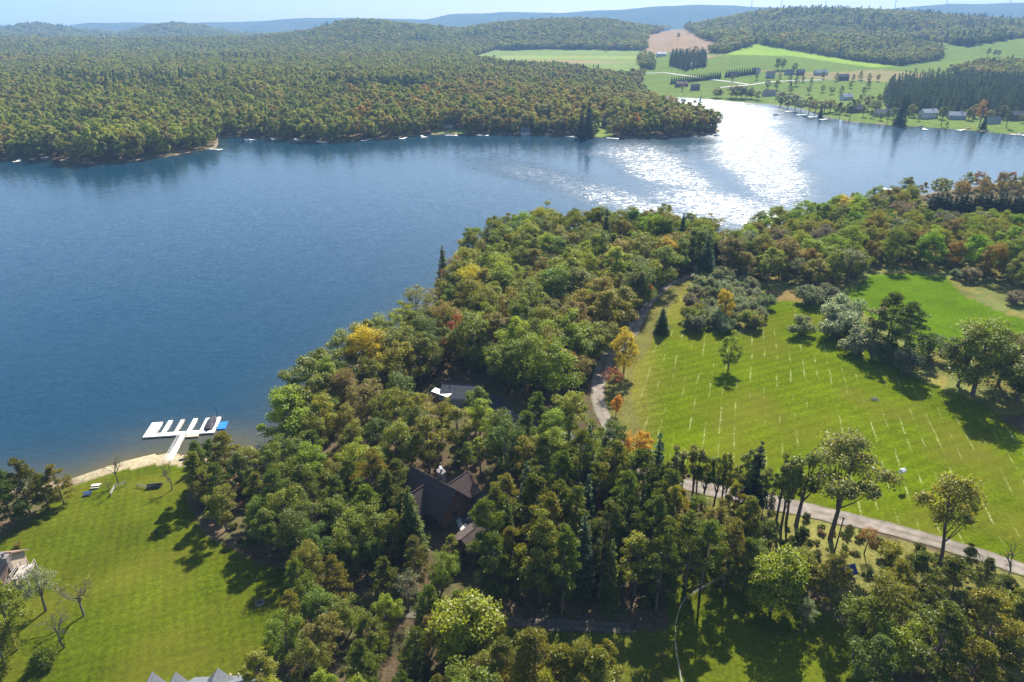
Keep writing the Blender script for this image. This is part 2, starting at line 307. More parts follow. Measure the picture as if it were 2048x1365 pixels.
def ground_mat():
    m = bpy.data.materials.new('ground_cover'); m.use_nodes = True; n = m.node_tree.nodes; l = m.node_tree.links
    b = n['Principled BSDF']; b.inputs['Roughness'].default_value = 0.95; b.inputs['Specular IOR Level'].default_value = 0.0
    a = n.new('ShaderNodeAttribute'); a.attribute_name = 'gcol'; k = n.new('ShaderNodeAttribute'); k.attribute_name = 'gmask'
    ge = n.new('ShaderNodeNewGeometry')
    def noise(scale, detail=3, vec=None):
        z = n.new('ShaderNodeTexNoise'); z.inputs['Scale'].default_value = scale; z.inputs['Detail'].default_value = detail; l.new(vec or ge.outputs['Position'], z.inputs['Vector']); return z.outputs[0]
    def rng(x, a0, a1, b0, b1):
        r = n.new('ShaderNodeMapRange'); l.new(x, r.inputs[0])
        for i, q in enumerate((a0, a1, b0, b1)): r.inputs[1+i].default_value = q
        return r.outputs[0]
    def math_(op, x, y):
        r = n.new('ShaderNodeMath'); r.operation = op
        for i, q in enumerate((x, y)):
            if isinstance(q, (int, float)): r.inputs[i].default_value = q
            else: l.new(q, r.inputs[i])
        return r.outputs[0]
    sp = n.new('ShaderNodeSeparateColor'); l.new(k.outputs['Color'], sp.inputs[0])
    v = math_('MULTIPLY', rng(noise(1.7), 0.3, 0.7, 0.72, 1.28), rng(noise(0.12), 0.3, 0.7, 0.85, 1.15))
    # mown swaths: fine cross-hatched bands in the lawn, rows with straw left on them in the hay field
    mp = n.new('ShaderNodeMapping'); mp.inputs['Rotation'].default_value = (0,0,math.radians(18)); l.new(ge.outputs['Position'], mp.inputs[0])
    sx = n.new('ShaderNodeSeparateXYZ'); l.new(mp.outputs[0], sx.inputs[0])
    m3 = n.new('ShaderNodeMapping'); m3.inputs['Rotation'].default_value = (0,0,math.radians(-24)); l.new(ge.outputs['Position'], m3.inputs[0])
    s3 = n.new('ShaderNodeSeparateXYZ'); l.new(m3.outputs[0], s3.inputs[0])
    lx = rng(math_('SINE', math_('MULTIPLY', s3.outputs[0], 3.9), 0), -1, 1, 0.92, 1.07); ly = rng(math_('SINE', math_('MULTIPLY', s3.outputs[1], 3.3), 0), -1, 1, 0.93, 1.06)
    lawn = math_('MULTIPLY', lx, ly); lawn = math_('ADD', math_('MULTIPLY', math_('SUBTRACT', lawn, 1), sp.outputs[1]), 1)
    fx = rng(math_('SINE', math_('MULTIPLY', s3.outputs[1], 2.1), 0), -1, 1, 0.92, 1.08); fieldm = math_('ADD', math_('MULTIPLY', math_('SUBTRACT', fx, 1), sp.outputs[0]), 1)
    v = math_('MULTIPLY', math_('MULTIPLY', v, lawn), fieldm)
    mu = n.new('ShaderNodeMix'); mu.data_type = 'RGBA'; mu.blend_type = 'MULTIPLY'; mu.inputs[0].default_value = 1; l.new(a.outputs['Color'], mu.inputs[6]); l.new(v, mu.inputs[7])
    dry = n.new('ShaderNodeMix'); dry.data_type = 'RGBA'; l.new(math_('MULTIPLY', rng(noise(0.055, 5), 0.47, 0.68, 0, 0.55), math_('ADD', sp.outputs[1], sp.outputs[0])), dry.inputs[0]); l.new(mu.outputs[2], dry.inputs[6]); dry.inputs[7].default_value = (0.118,0.102,0.015,1)
    wob = math_('ADD', sx.outputs[0], math_('MULTIPLY', noise(0.05, 2), 1.6))
    fr = math_('ABSOLUTE', math_('SUBTRACT', math_('FRACT', math_('DIVIDE', wob, 3.3), 0), 0.5), 0)
    line = rng(fr, 0.0, 0.09, 1, 0)
    ms = n.new('ShaderNodeMapping'); ms.inputs['Scale'].default_value = (0.6,0.16,1); l.new(mp.outputs[0], ms.inputs[0])
    dash = rng(noise(1.0, 4, ms.outputs[0]), 0.49, 0.62, 0, 1); fine = rng(noise(1.6, 4), 0.42, 0.58, 0.1, 1)
    hay = math_('MULTIPLY', math_('MULTIPLY', line, math_('MULTIPLY', dash, fine)), sp.outputs[0])
    m2 = n.new('ShaderNodeMix'); m2.data_type = 'RGBA'; l.new(hay, m2.inputs[0]); l.new(dry.outputs[2], m2.inputs[6]); m2.inputs[7].default_value = (0.30,0.31,0.12,1)
    l.new(m2.outputs[2], b.inputs['Base Color'])
    bp = n.new('ShaderNodeBump'); bp.inputs['Strength'].default_value = 0.5; bp.inputs['Distance'].default_value = 0.15; l.new(noise(2.2, 4), bp.inputs['Height']); l.new(bp.outputs[0], b.inputs['Normal'])
    return m
M['ground'] = ground_mat()
def ground_piece(name, facesel):
    q = facesel; used = np.unique(q); rem = np.full(X.size, -1, np.int32); rem[used] = np.arange(len(used))
    V = np.stack([X.ravel()[used], Y.ravel()[used], Z.ravel()[used]], 1)
    me = mesh_np(name, V, rem[q], [M['ground']], True)
    a = me.attributes.new('gcol', 'FLOAT_COLOR', 'POINT'); a.data.foreach_set('color', np.c_[gc.reshape(-1,3)[used], np.ones(len(used))].astype(np.float32).ravel())
    a = me.attributes.new('gmask', 'FLOAT_COLOR', 'POINT'); a.data.foreach_set('color', np.c_[mk.reshape(-1,3)[used], np.ones(len(used))].astype(np.float32).ravel())
    return tag(link(name, me), kind='structure')
I = np.arange(NAZ*NR).reshape(NR, NAZ)
Q = np.stack([I[:-1,:-1], I[:-1,1:], I[1:,1:], I[1:,:-1]], -1).reshape(-1, 4)
fc = cls[:-1,:-1].ravel(); wet = (np.minimum.reduce([SD[:-1,:-1], SD[1:,1:], SD[:-1,1:], SD[1:,:-1]]) > 6).ravel()
for name, cs in (('forest_ground',(0,7)),('meadow',(1,)),('lawn',(2,)),('yard',(3,)),('hay_field',(4,)),('grass_field',(5,)),('farmland',(6,)),('distant_hills',(8,)),('shore',(9,))):
    ground_piece(name, Q[np.isin(fc, cs) & ~wet])

# ------------------------------------------------------------------ water
WAZ, WR = 340, 420
a2 = np.linspace(-math.radians(54), math.radians(54), WAZ); r2 = np.exp(np.linspace(math.log(75), math.log(1250), WR))
A2, R2 = np.meshgrid(a2, r2); WX = R2*np.sin(A2); WY = R2*np.cos(A2); WS = sdist(WX, WY, LAKE)
I2 = np.arange(WAZ*WR).reshape(WR, WAZ); Q2 = np.stack([I2[:-1,:-1], I2[:-1,1:], I2[1:,1:], I2[1:,:-1]], -1).reshape(-1,4)
keep = (np.maximum.reduce([WS[:-1,:-1], WS[1:,1:], WS[:-1,1:], WS[1:,:-1]]) > -12).ravel(); Q2 = Q2[keep]; used = np.unique(Q2); rem = np.full(WX.size, -1, np.int32); rem[used] = np.arange(len(used))
me = mesh_np('lake', np.stack([WX.ravel()[used], WY.ravel()[used], np.zeros(len(used))], 1), rem[Q2], (), True)
# wind: where the breeze ruffles the surface and where it lies slick
wpx, wpy = proj(WX, WY, WX*0)
def blob(cx, cy, rx, ry, ang=0):
    ca, sa = math.cos(math.radians(ang)), math.sin(math.radians(ang)); dx, dy = wpx-cx, wpy-cy
    return np.exp(-(((dx*ca+dy*sa)/rx)**2 + ((-dx*sa+dy*ca)/ry)**2))
wj = (fbm(WX, WY, 60, 61, 5)-0.5)
ruf = np.maximum.reduce([1.25*blob(1500,290,200,80,52), 1.2*blob(1330,345,140,38,18), blob(1190,385,240,30,14), 1.2*blob(1480,425,260,40,14), 1.2*blob(1420,215,130,22,5), 0.16*blob(1750,330,260,90,10)])
ruf = np.clip(smooth(0.12, 1.0, ruf + 0.8*wj), 0, 1)
sh = np.exp(-np.maximum(WS, 0)/7.5)*np.where(R2 < 240, 1, 0.35)
dock_shoal = np.exp(-((WX+70)**2/26**2+(WY-136)**2/12**2))
shal = np.clip(np.maximum(sh, 0.95*dock_shoal*np.exp(-np.maximum(WS,0)/30)), 0, 1)
at = me.attributes.new('wat', 'FLOAT_COLOR', 'POINT'); at.data.foreach_set('color', np.stack([shal, ruf, shal*0, shal*0+1], -1).reshape(-1,4)[used].astype(np.float32).ravel())
def water_mat():
    m = bpy.data.materials.new('lake_water'); m.use_nodes = True; n = m.node_tree.nodes; l = m.node_tree.links
    b = n['Principled BSDF']; b.inputs['IOR'].default_value = 1.333; b.inputs['Specular IOR Level'].default_value = 0.5
    a = n.new('ShaderNodeAttribute'); a.attribute_name = 'wat'; sp = n.new('ShaderNodeSeparateColor'); l.new(a.outputs['Color'], sp.inputs[0])
    ge = n.new('ShaderNodeNewGeometry')
    mx = n.new('ShaderNodeMix'); mx.data_type = 'RGBA'; l.new(sp.outputs[0], mx.inputs[0]); mx.inputs[6].default_value = (0.003,0.034,0.064,1); mx.inputs[7].default_value = (0.085,0.072,0.028,1)
    l.new(mx.outputs[2], b.inputs['Base Color'])
    def mr(x, b0, b1):
        r = n.new('ShaderNodeMapRange'); l.new(x, r.inputs[0]); r.inputs[3].default_value = b0; r.inputs[4].default_value = b1; return r.outputs[0]
    l.new(mr(sp.outputs[1], 0.15, 0.30), b.inputs['Roughness'])
    mp = n.new('ShaderNodeMapping'); mp.inputs['Rotation'].default_value = (0,0,math.radians(14)); mp.inputs['Scale'].default_value = (0.5,1.3,1); l.new(ge.outputs['Position'], mp.inputs[0])
    def vm(op, x, y):
        r = n.new('ShaderNodeVectorMath'); r.operation = op
        for i, q in enumerate((x, y)):
            if isinstance(q, tuple): r.inputs[i].default_value = q
            elif q is not None: l.new(q, r.inputs[3 if op == 'SCALE' and i else i])
        return r.outputs[0]
    def slopes(scale, vec, detail):         # wave slopes straight from noise, so they hold at any distance
        z = n.new('ShaderNodeTexNoise'); z.inputs['Scale'].default_value = scale; z.inputs['Detail'].default_value = detail; l.new(vec, z.inputs['Vector'])
        return vm('SUBTRACT', z.outputs['Color'], (.5,.5,.5))
    chop = vm('SCALE', slopes(1.5, mp.outputs[0], 2), mr(sp.outputs[1], 0.20, 1.0)); swell = vm('SCALE', slopes(0.42, mp.outputs[0], 1), mr(sp.outputs[1], 0.07, 0.62))
    s_ = vm('MULTIPLY', vm('ADD', chop, swell), (1,1,0)); b2 = n.new('ShaderNodeVectorMath'); b2.operation = 'NORMALIZE'; l.new(vm('ADD', s_, (0,0,1)), b2.inputs[0])
    l.new(b2.outputs[0], b.inputs['Normal']); return m
me.materials.append(water_mat()); tag(link('lake', me), kind='structure')

# ------------------------------------------------------------------ roads and paths: sheets a little above the ground
def ribbon(name, pts, width, material, lift=0.09, world=False):
    W = np.array(pts if world else [G(*p)[:2] for p in pts]); t = np.r_[0, np.cumsum(np.hypot(*np.diff(W, axis=0).T))]
    s = np.linspace(0, t[-1], max(4, int(t[-1]/1.2))); xs = np.interp(s, t, W[:,0]); ys = np.interp(s, t, W[:,1])
    for _ in range(6):
        xs[1:-1] = (xs[:-2]+2*xs[1:-1]+xs[2:])/4; ys[1:-1] = (ys[:-2]+2*ys[1:-1]+ys[2:])/4
    tx = np.gradient(xs); ty = np.gradient(ys); L = np.hypot(tx, ty); nx, ny = -ty/L, tx/L
    wv = width*(0.9+0.25*fbm(s, s*0, 7, 2)) if np.isscalar(width) else np.interp(s/t[-1], np.linspace(0, 1, len(width)), width)
    rows = []; jit = [(fbm(s, s*0+9*q, 3.0, 40+q, 3)-.5)*.9 for q in (0, 1)]
    KK = np.linspace(-0.5, 0.5, 9)
    for k_ in KK:
        o_ = wv*k_+(jit[0] if k_ < -.4 else (jit[1] if k_ > .4 else 0)); x, y = xs+nx*o_, ys+ny*o_; rows.append(np.stack([x, y, height(x, y)+lift], 1))
    V = np.concatenate(rows); n_ = len(s); I = np.arange(len(V)).reshape(9, n_)
    Qr = np.stack([I[:-1,:-1], I[:-1,1:], I[1:,1:], I[1:,:-1]], -1).reshape(-1,4)[:, ::-1]
    me = mesh_np(name, V, Qr, [material], True); a_ = np.abs(KK)[:, None]; gr_ = np.clip(np.maximum(smooth(.36,.5,a_)*(.35+1.0*fbm(s, s*0, 2.5, 71))[None], (1-smooth(.0,.12,a_))*(.75*smooth(.35,.7,fbm(s, s*0, 9, 72)))[None]), 0, 1)[..., None]
    rc = (np.array((1,1,1.))*(1+.14*np.exp(-((a_-.24)/.07)**2))[..., None]*(.88+.24*fbm(s, s*0, 6, 73))[None, :, None])*(1-gr_) + np.array((.55,.62,.25))*gr_
    me.attributes.new('rcol', 'FLOAT_COLOR', 'POINT').data.foreach_set('color', np.concatenate([rc, np.ones(rc.shape[:2]+(1,))], -1).astype(np.float32).ravel())
    return tag(link(name, me), kind='structure')
ribbon('gravel_road', [(2400,1262),(2048,1140),(1950,1108),(1860,1080),(1760,1054),(1620,1022),(1500,997),(1400,975),(1330,962),(1285,945),(1245,905),(1218,860),(1195,800),(1198,760),(1212,715),(1262,665),(1298,605),(1335,572),(1400,545),(1445,535)], [3.6,3.6,3.6,5.2,3.6,3.4,3.4,5.0,4.5,3.0,2.5,2.3,2.3], M['gravel'])
ribbon('dirt_track', [(780,1218),(880,1236),(1000,1243),(1100,1249),(1200,1254),(1260,1256)], 2.3, M['dirt'])
ribbon('house_drive', [(925,1000),(950,1030),(968,1046)], 9.5, M['asphalt'])
ribbon('connecting_drive', [(975,1010),(1060,1000),(1160,990),(1260,950)], 3.2, M['asphalt'])
ribbon('cabin_drive', [(930,790),(985,800),(1010,830),(1060,860),(1150,880),(1215,880)], 4.5, M['asphalt'])
ribbon('path_edging', [(922,1005),(908,1030),(915,1055),(928,1062)], 0.9, M['concrete'], lift=0.14)
ribbon('farm_lane', [(1440,176),(1500,170),(1545,162),(1600,160),(1650,160)], 5, M['concrete'], lift=0.4)
ribbon('valley_road', [(1260,146),(1330,146),(1420,147),(1500,143)], 5, M['concrete'], lift=0.4)
# ------------------------------------------------------------------ trees
def unit(a): return a/(np.linalg.norm(a, axis=-1, keepdims=True)+1e-9)
def leaf_mesh(name, C, N, size, material, aspect=0.75, rng=RNG):
    n = len(C); N = unit(N); T = unit(np.cross(N, unit(rng.normal(size=(n,3))))); B = np.cross(N, T)
    s = np.broadcast_to(size, (n,))[:, None]*0.5; T = T*s; B = B*s*aspect
    bend = N*s*0.35
    V = np.stack([C-T, C+B*0.9-bend, C+T, C-B*0.9-bend], 1).reshape(-1, 3); Fq = np.arange(4*n).reshape(-1, 4)
    me = mesh_np(name, V, Fq, [material]); a = me.attributes.new('lv', 'FLOAT', 'POINT'); a.data.foreach_set('value', np.repeat(rng.random(n), 4).astype(np.float32)); return me
def broadleaf(seed, h=16.0, r=5.0, base=0.28, nl=22, leaves=9500, size=0.34, trunk=True, far=False, squat=1.0):
    rng = np.random.default_rng(seed); rnd = random.Random(seed)
    cz0, cz1 = h*base, h; cc = (cz0+cz1)/2; hh = (cz1-cz0)/2
    lob = []; ox, oy = rnd.uniform(-.16,.16)*r, rnd.uniform(-.16,.16)*r
    for i in range(nl):
        for _ in range(60):
            d = unit(rng.normal(size=3)); rad = rnd.uniform(0.45, 0.86); p = np.array([d[0]*r*rad+ox*(d[2]+.3), d[1]*r*rad+oy*(d[2]+.3), cc+d[2]*hh*rad])
            zf = (p[2]-cz0)/(2*hh); taper = 0.62+0.68*math.sin(math.pi*min(1, max(0, zf*0.85+0.12)))
            p[0] *= taper*0.8; p[1] *= taper*0.8
            if all(np.linalg.norm(p-q[0]) > 0.24*r for q in lob): break
        lob.append((p, rnd.choice((.17,.24,.30,.38))*rnd.uniform(.9,1.15)*r*squat))
    C = []; N = []; per = leaves//nl
    for p, lr in lob:
        d = unit(rng.normal(size=(per,3))); d[:,2] = np.where((d[:,2] < -0.15) & (rng.random(per) < 0.72), -d[:,2], d[:,2])
        q = rng.random(per)**0.45; bump = 0.72+0.5*fbm(d[:,0]*3+p[0], d[:,1]*3+d[:,2]*2+p[1], 1.0, seed, 2)
        C.append(p+d*(lr*q*bump)[:, None]*np.array([1,1,0.82])); N.append(d*1.0+rng.normal(size=(per,3))*0.35+np.array([0,0,0.5]) if far else d*0.5+rng.normal(size=(per,3))*0.5+np.array([0,0,0.6]))
    C = np.concatenate(C); N = np.concatenate(N)
    C += rng.normal(size=C.shape)*0.12
    crown = leaf_mesh('crown', C, N, size*rng.uniform(0.65, 1.35, len(C)), M['far_leaf'] if far else M['leaf'], rng=rng)
    if not trunk: return crown, None
    mb = MB(); tr = h*0.017; bend = np.array([rnd.uniform(-.5,.5), rnd.uniform(-.5,.5), 0])
    tp = [np.array([0,0,-0.4]), np.array([0,0,h*0.2])+bend*0.3, np.array([0,0,h*0.45])+bend, np.array([0,0,h*0.8])+bend*1.2]
    mb.tube(tp, [tr*1.35, tr, tr*0.72, tr*0.2], 7)
    for p, lr in lob[:13]:
        z0 = rnd.uniform(0.22, 0.6)*h; s = np.array([0,0,z0])+bend*min(1, z0/(h*.45)); m_ = (s+p)/2+np.array([0,0,-0.4])
        mb.tube([s, m_, p], [tr*0.42, tr*0.27, tr*0.08], 5)
    return crown, mb.mesh('trunk', M['bark'])
def pine(seed, h=15.0, r=3.4, base=0.35, leaves=6500, size=0.5, tufts=46, whorl=True):
    rng = np.random.default_rng(seed); rnd = random.Random(seed); mb = MB(); tr = h*0.014
    b = np.array([rnd.uniform(-.5,.5), rnd.uniform(-.5,.5), 0])
    def ax(t): return np.array([0,0,h*t]) + b*t*t*1.6
    mb.tube([np.array([0,0,-.4]), ax(.25), ax(.6), ax(.97)], [tr*1.3, tr, tr*.65, tr*.15], 7)
    C = []; N = []; per = leaves//tufts
    for i in range(tufts):
        t = base+(1-base)*(i+rnd.random())/tufts; k = (t-base)/(1-base)
        w_ = r*(0.45+0.75*math.sin(math.pi*min(1, 0.25+0.75*k)))*rnd.uniform(0.45, 1.0)*(1-0.55*k**3)
        a = rnd.uniform(0, 2*math.pi); s = ax(t); e = s+np.array([math.cos(a)*w_, math.sin(a)*w_, rnd.uniform(0.0, 0.9)])
        mb.tube([s, (s+e)/2+np.array([0,0,-.12]), e], [tr*.3, tr*.2, tr*.06], 4)
        lr = rnd.uniform(0.7, 1.25)*(1.05-0.3*k); cp = s+(e-s)*rnd.uniform(.7, 1.0)
        d = unit(rng.normal(size=(per,3))); d[:,2] = np.abs(d[:,2])*1.0-0.2
        C.append(cp+d*(lr*rng.random(per)**.5)[:, None]*np.array([1.15,1.15,.62])); N.append(rng.normal(size=(per,3))+np.array([0,0,.5]))
    C = np.concatenate(C); N = np.concatenate(N)
    return leaf_mesh('crown', C, N, size*rng.uniform(.6,1.3,len(C)), M['needle'], 0.34, rng), mb.mesh('trunk', M['bark'])
def spruce(seed, h=14.0, r=2.6, base=0.06, leaves=7000, size=0.5, tiers=20, gappy=0.0, far=False):
    rng = np.random.default_rng(seed); rnd = random.Random(seed); mb = MB(); tr = h*0.012
    mb.tube([(0,0,-.4), (0,0,h*.5), (0,0,h*.98)], [tr*1.3, tr*.8, tr*.1], 7)
    C = []; N = []; bl = []
    for i in range(tiers):
        t = base+(1-base)*i/tiers; w_ = r*(1-(i/tiers))**0.85*rnd.uniform(.82,1.08)+0.12; nb = max(4, int(11*(1-t)+3))
        for j in range(nb):
            if rnd.random() < gappy: continue
            bl.append((h*t+rnd.uniform(-.3,.3), (j+rnd.random()*.7)*2*math.pi/nb+i, w_*rnd.uniform(.7,1.08)))
    tot = sum(b_[2] for b_ in bl)
    for z, a, w_ in bl:
        k = max(6, int(leaves*w_/tot)); u = rng.random(k)**.65*w_; lat = rng.normal(size=k)*(0.10+0.16*u)*0.9
        dz = -0.22*u+0.10*u*u/max(w_,.3)+rng.normal(size=k)*0.10
        C.append(np.stack([math.cos(a)*u-math.sin(a)*lat, math.sin(a)*u+math.cos(a)*lat, z+dz], 1)); N.append(rng.normal(size=(k,3))*.55+np.array([math.cos(a)*.3, math.sin(a)*.3, .8]))
        if not far and w_ > .5: mb.tube([(0,0,z), (math.cos(a)*w_*.8, math.sin(a)*w_*.8, z-.15*w_)], [tr*.22, tr*.05], 4)
    C = np.concatenate(C); N = np.concatenate(N)
    crown = leaf_mesh('crown', C, N, size*rng.uniform(.6,1.3,len(C)), M['far_leaf'] if far else M['needle'], 0.4, rng)
    return crown, mb.mesh('trunk', M['bark'])
def bare(seed, h=8.0, r=3.0, tips=150, lf=0):
    rnd = random.Random(seed); rng = np.random.default_rng(seed); mb = MB(); C = []
    def grow(p, d, L, rad, depth):
        q = p+d*L*.5+np.array([rnd.uniform(-.1,.1)*L for _ in range(3)]); e = p+d*L
        mb.tube([p, q, e], [rad, rad*.8, rad*.55], 5 if depth < 2 else 4)
        if depth >= 3: C.append(e); return
        for _ in range(4 if depth else 5):
            nd = unit(d*0.75+np.array([rnd.gauss(0,.55), rnd.gauss(0,.55), rnd.gauss(.25,.3)])); grow(p+d*L*rnd.uniform(.55,1), nd, L*rnd.uniform(.5,.75), rad*.5, depth+1)
    grow(np.array([0,0,-.3]), unit(np.array([rnd.uniform(-.15,.15), rnd.uniform(-.15,.15), 1.0])), h*.42, h*.018, 0)
    tw = mb.mesh('trunk', M['grey_bark']); C = np.array(C); k = max(lf, 60)
    c = C[rng.integers(0, len(C), k)]+rng.normal(size=(k,3))*.35
    return leaf_mesh('crown', c, rng.normal(size=(k,3)), 0.26*rng.uniform(.6,1.3,k), M['leaf'], .6, rng), tw
def shrub(seed, h=3.5, r=2.6, leaves=2600, size=0.28):
    rng = np.random.default_rng(seed); rnd = random.Random(seed); C = []; N = []; mb = MB(); nl = 12; per = leaves//nl
    for i in range(nl):
        a = rnd.uniform(0, 6.28); q = rnd.uniform(.1,.8); p = np.array([math.cos(a)*r*q, math.sin(a)*r*q, h*rnd.uniform(.35,.78)*(1-.35*q)]); lr = rnd.uniform(.28,.42)*r
        mb.tube([(0,0,-.2), p*np.array([.5,.5,.6]), p], [.07,.05,.02], 4)
        d = unit(rng.normal(size=(per,3))); C.append(p+d*(lr*rng.random(per)**.5)[:, None]*np.array([1,1,.85])); N.append(d*.4+rng.normal(size=(per,3))*.6+np.array([0,0,.4]))
    C = np.concatenate(C); C[:,2] = np.maximum(C[:,2], .05)
    return leaf_mesh('crown', C, np.concatenate(N), size*rng.uniform(.6,1.3,len(C)), M['leaf'], .7, rng), mb.mesh('trunk', M['grey_bark'])
PROTO = {
 'broadleaf': [broadleaf(100+i, 16, rr_, ba, nl) for i, (rr_, ba, nl) in enumerate(((5.6,.10,34),(5.2,.14,30),(6.0,.12,36),(4.8,.18,28),(5.6,.08,38),(5.4,.10,34),(5.0,.12,30)))],
 'open': [broadleaf(120+i, 18, 6.4, .42, 26, 7600, .40, squat=.92) for i in range(2)], 'slim': [broadleaf(130+i, 15, 2.7, .40, 16, 3600, .34, squat=1.1) for i in range(3)],
 'sparse': [broadleaf(140+i, 14, 4.4, .22, 22, 3000, .30, squat=.9) for i in range(2)], 'oval': [broadleaf(150, 11, 3.9, .03, 46, 15000, .33, squat=1.15)],
 'pine': [pine(200+i, 15, 3.4, b_) for i, b_ in enumerate((.35,.42,.30,.25))], 'bushy_pine': [pine(220+i, 13, 3.6, .12, 9000, .5, 64) for i in range(3)],
 'spruce': [spruce(300+i) for i in range(2)], 'wide_spruce': [spruce(310, 16, 4.2, .05, 10000, .55, 24)], 'thin_spruce': [spruce(320, 16, 2.2, .22, 4200, .5, 18, .35), spruce(321, 16, 2.0, .3, 2600, .45, 16, .5)],
 'bare': [bare(400+i) for i in range(3)], 'shrub': [shrub(500+i) for i in range(4)]}
PH = dict(broadleaf=16, open=18, slim=15, sparse=14, oval=11, pine=15, bushy_pine=13, spruce=14, wide_spruce=16, thin_spruce=16, bare=8, shrub=3.4)
def kind_name(kind, colr):
    if NAME[kind] == 'broadleaf_tree' and colr in ('yellow','gold','orange','red'): return 'maple_tree'
    return NAME[kind]
NAME = dict(broadleaf='broadleaf_tree', open='broadleaf_tree', slim='broadleaf_tree', sparse='broadleaf_tree', oval='broadleaf_tree', pine='pine_tree', bushy_pine='pine_tree', spruce='spruce_tree', wide_spruce='spruce_tree', thin_spruce='spruce_tree', bare='bare_tree', shrub='shrub')
CC = dict(green=(.155,.192,.016), bright=(.215,.265,.016), olive=(.215,.222,.024), dull=(.178,.186,.038), deep=(.105,.142,.018), yellow=(.46,.37,.015), gold=(.48,.28,.015), orange=(.50,.16,.015), brown=(.225,.190,.038),
  red=(.29,.085,.028), rust=(.27,.155,.034), lime=(.215,.28,.014), pine=(.108,.136,.020), pineolive=(.178,.178,.026), blue=(.080,.125,.055), silver=(.22,.26,.12), grey=(.145,.175,.07), greybrown=(.165,.165,.082), dark=(.034,.054,.022))
WORD = dict(green='mid green', bright='bright green', olive='olive green', dull='dull green', deep='deep green', yellow='yellow', gold='golden', orange='orange', brown='brown', red='red', rust='rust coloured', lime='lime green', pine='dark green', pineolive='olive tinged', blue='blue green', silver='silvery', grey='grey green', greybrown='grey brown', dark='very dark')
def put_tree(kind, colr, b, h, label, group=None, wide=1.0, lean=(0,0), var=None, rz=None, sat=0.07, name=None):
    i = random.randrange(len(PROTO[kind])) if var is None else var; cr, tk = PROTO[kind][i]; s = h/PH[kind]
    o = thing(name or kind_name(kind, colr), b, random.uniform(0, 6.28) if rz is None else rz, label, 'shrub' if kind == 'shrub' else 'tree', group)
    o.scale = (s*wide, s*wide, s); o.rotation_euler[0] = lean[0]; o.rotation_euler[1] = lean[1]
    t = link('trunk', tk, o); q = link('crown', cr, o)
    j = np.array(CC[colr])*np.exp(np.array([random.gauss(0, sat), random.gauss(0, sat*.7), random.gauss(0, sat)]))*math.exp(random.gauss(0, .10)); q.color = (*[float(v) for v in j], 1)
    return o
PEND = []; WPOLY = []
TREES = []                                    # base points already taken
def hero(kind, colr, px, pyb, pyt, label, wide=1.0, lean=(0,0), group=None, var=None):
    b = G(px, pyb); h = top_h(b, pyt); TREES.append((b[0], b[1], 1)); return put_tree(kind, colr, b, h, label, group, wide, lean, var)
def wood(poly, spacing, mix, place, hrange, wide=1.0, avoid=(), seed=1, world=None, maxn=999):
    """scatter trees over a wood's floor; mix: [(kind, colour, weight)]"""
    rnd = random.Random(seed); W = np.array([g[:2] for g in GV(poly)]); lo, hi = W.min(0), W.max(0); A = np.array([g[:2] for g in GV(avoid)]) if len(avoid) else None
    got = []; n = 0; tw = sum(m[2] for m in mix)
    for _ in range(9000):
        x, y = rnd.uniform(lo[0], hi[0]), rnd.uniform(lo[1], hi[1])
        if not inpoly(np.array([x]), np.array([y]), W)[0]: continue
        if any((x-a)**2+(y-b)**2 < (spacing*rnd.uniform(.8,1.15))**2 for a, b in got) or any((x-a)**2+(y-b)**2 < (spacing*.7)**2 for a, b, q in TREES): continue
        z = hz(x, y)
        if z < 0.15: continue
        ppx, ppy = proj(x, y, z)
        if any(inpoly(np.array([ppx]), np.array([ppy]), k)[0] for k in CLEAR): continue
        u = rnd.uniform(0, tw); 
        for kind, colr, wt in mix:
            u -= wt
            if u <= 0: break
        got.append((x, y)); kw = dict(broadleaf='broadleaf tree', open='broadleaf tree', slim='slim broadleaf tree', sparse='thin leaved tree', oval='round tree', pine='pine with a bare trunk', bushy_pine='bushy pine', spruce='spruce', wide_spruce='wide spruce', thin_spruce='thin spruce', bare='bare tree', shrub='shrub')[kind]
        lb = f'{WORD[colr]} {kw} {place}'
        PEND.append((math.hypot(x, y), kind, colr, (x, y, z), rnd.uniform(*hrange), lb, wide*rnd.uniform(.9,1.15))); n += 1
        if n >= maxn: break
    WPOLY.append(W); TREES.extend((a, b, 1) for a, b in got); print('wood', place, n)
HOUSE_CLEAR = [(815,985),(860,950),(925,955),(945,995),(1000,1005),(1000,1062),(945,1105),(880,1100),(850,1070),(815,1025)]
CLEAR = [HOUSE_CLEAR, [(852,765),(900,745),(975,752),(1000,800),(1030,850),(1060,870),(1010,880),(960,830),(900,815)], [(820,1195),(900,1180),(905,1225),(1000,1236),(1200,1242),(1330,1245),(1330,1262),(1000,1258),(820,1245)],
  [(1225,905),(1290,930),(1340,950),(1400,970),(1400,985),(1300,975),(1230,930)], [(1185,800),(1190,740),(1260,655),(1300,600),(1340,560),(1440,530),(1450,545),(1350,585),(1310,640),(1215,735),(1210,810)], [(1330,1185),(1420,1150),(1560,1190),(1700,1330),(1700,1500),(1340,1500)], [(855,1080),(930,1070),(960,1110),(900,1180),(850,1150)], [(1828,404),(2300,395),(2300,478),(2060,478),(1830,470)]]
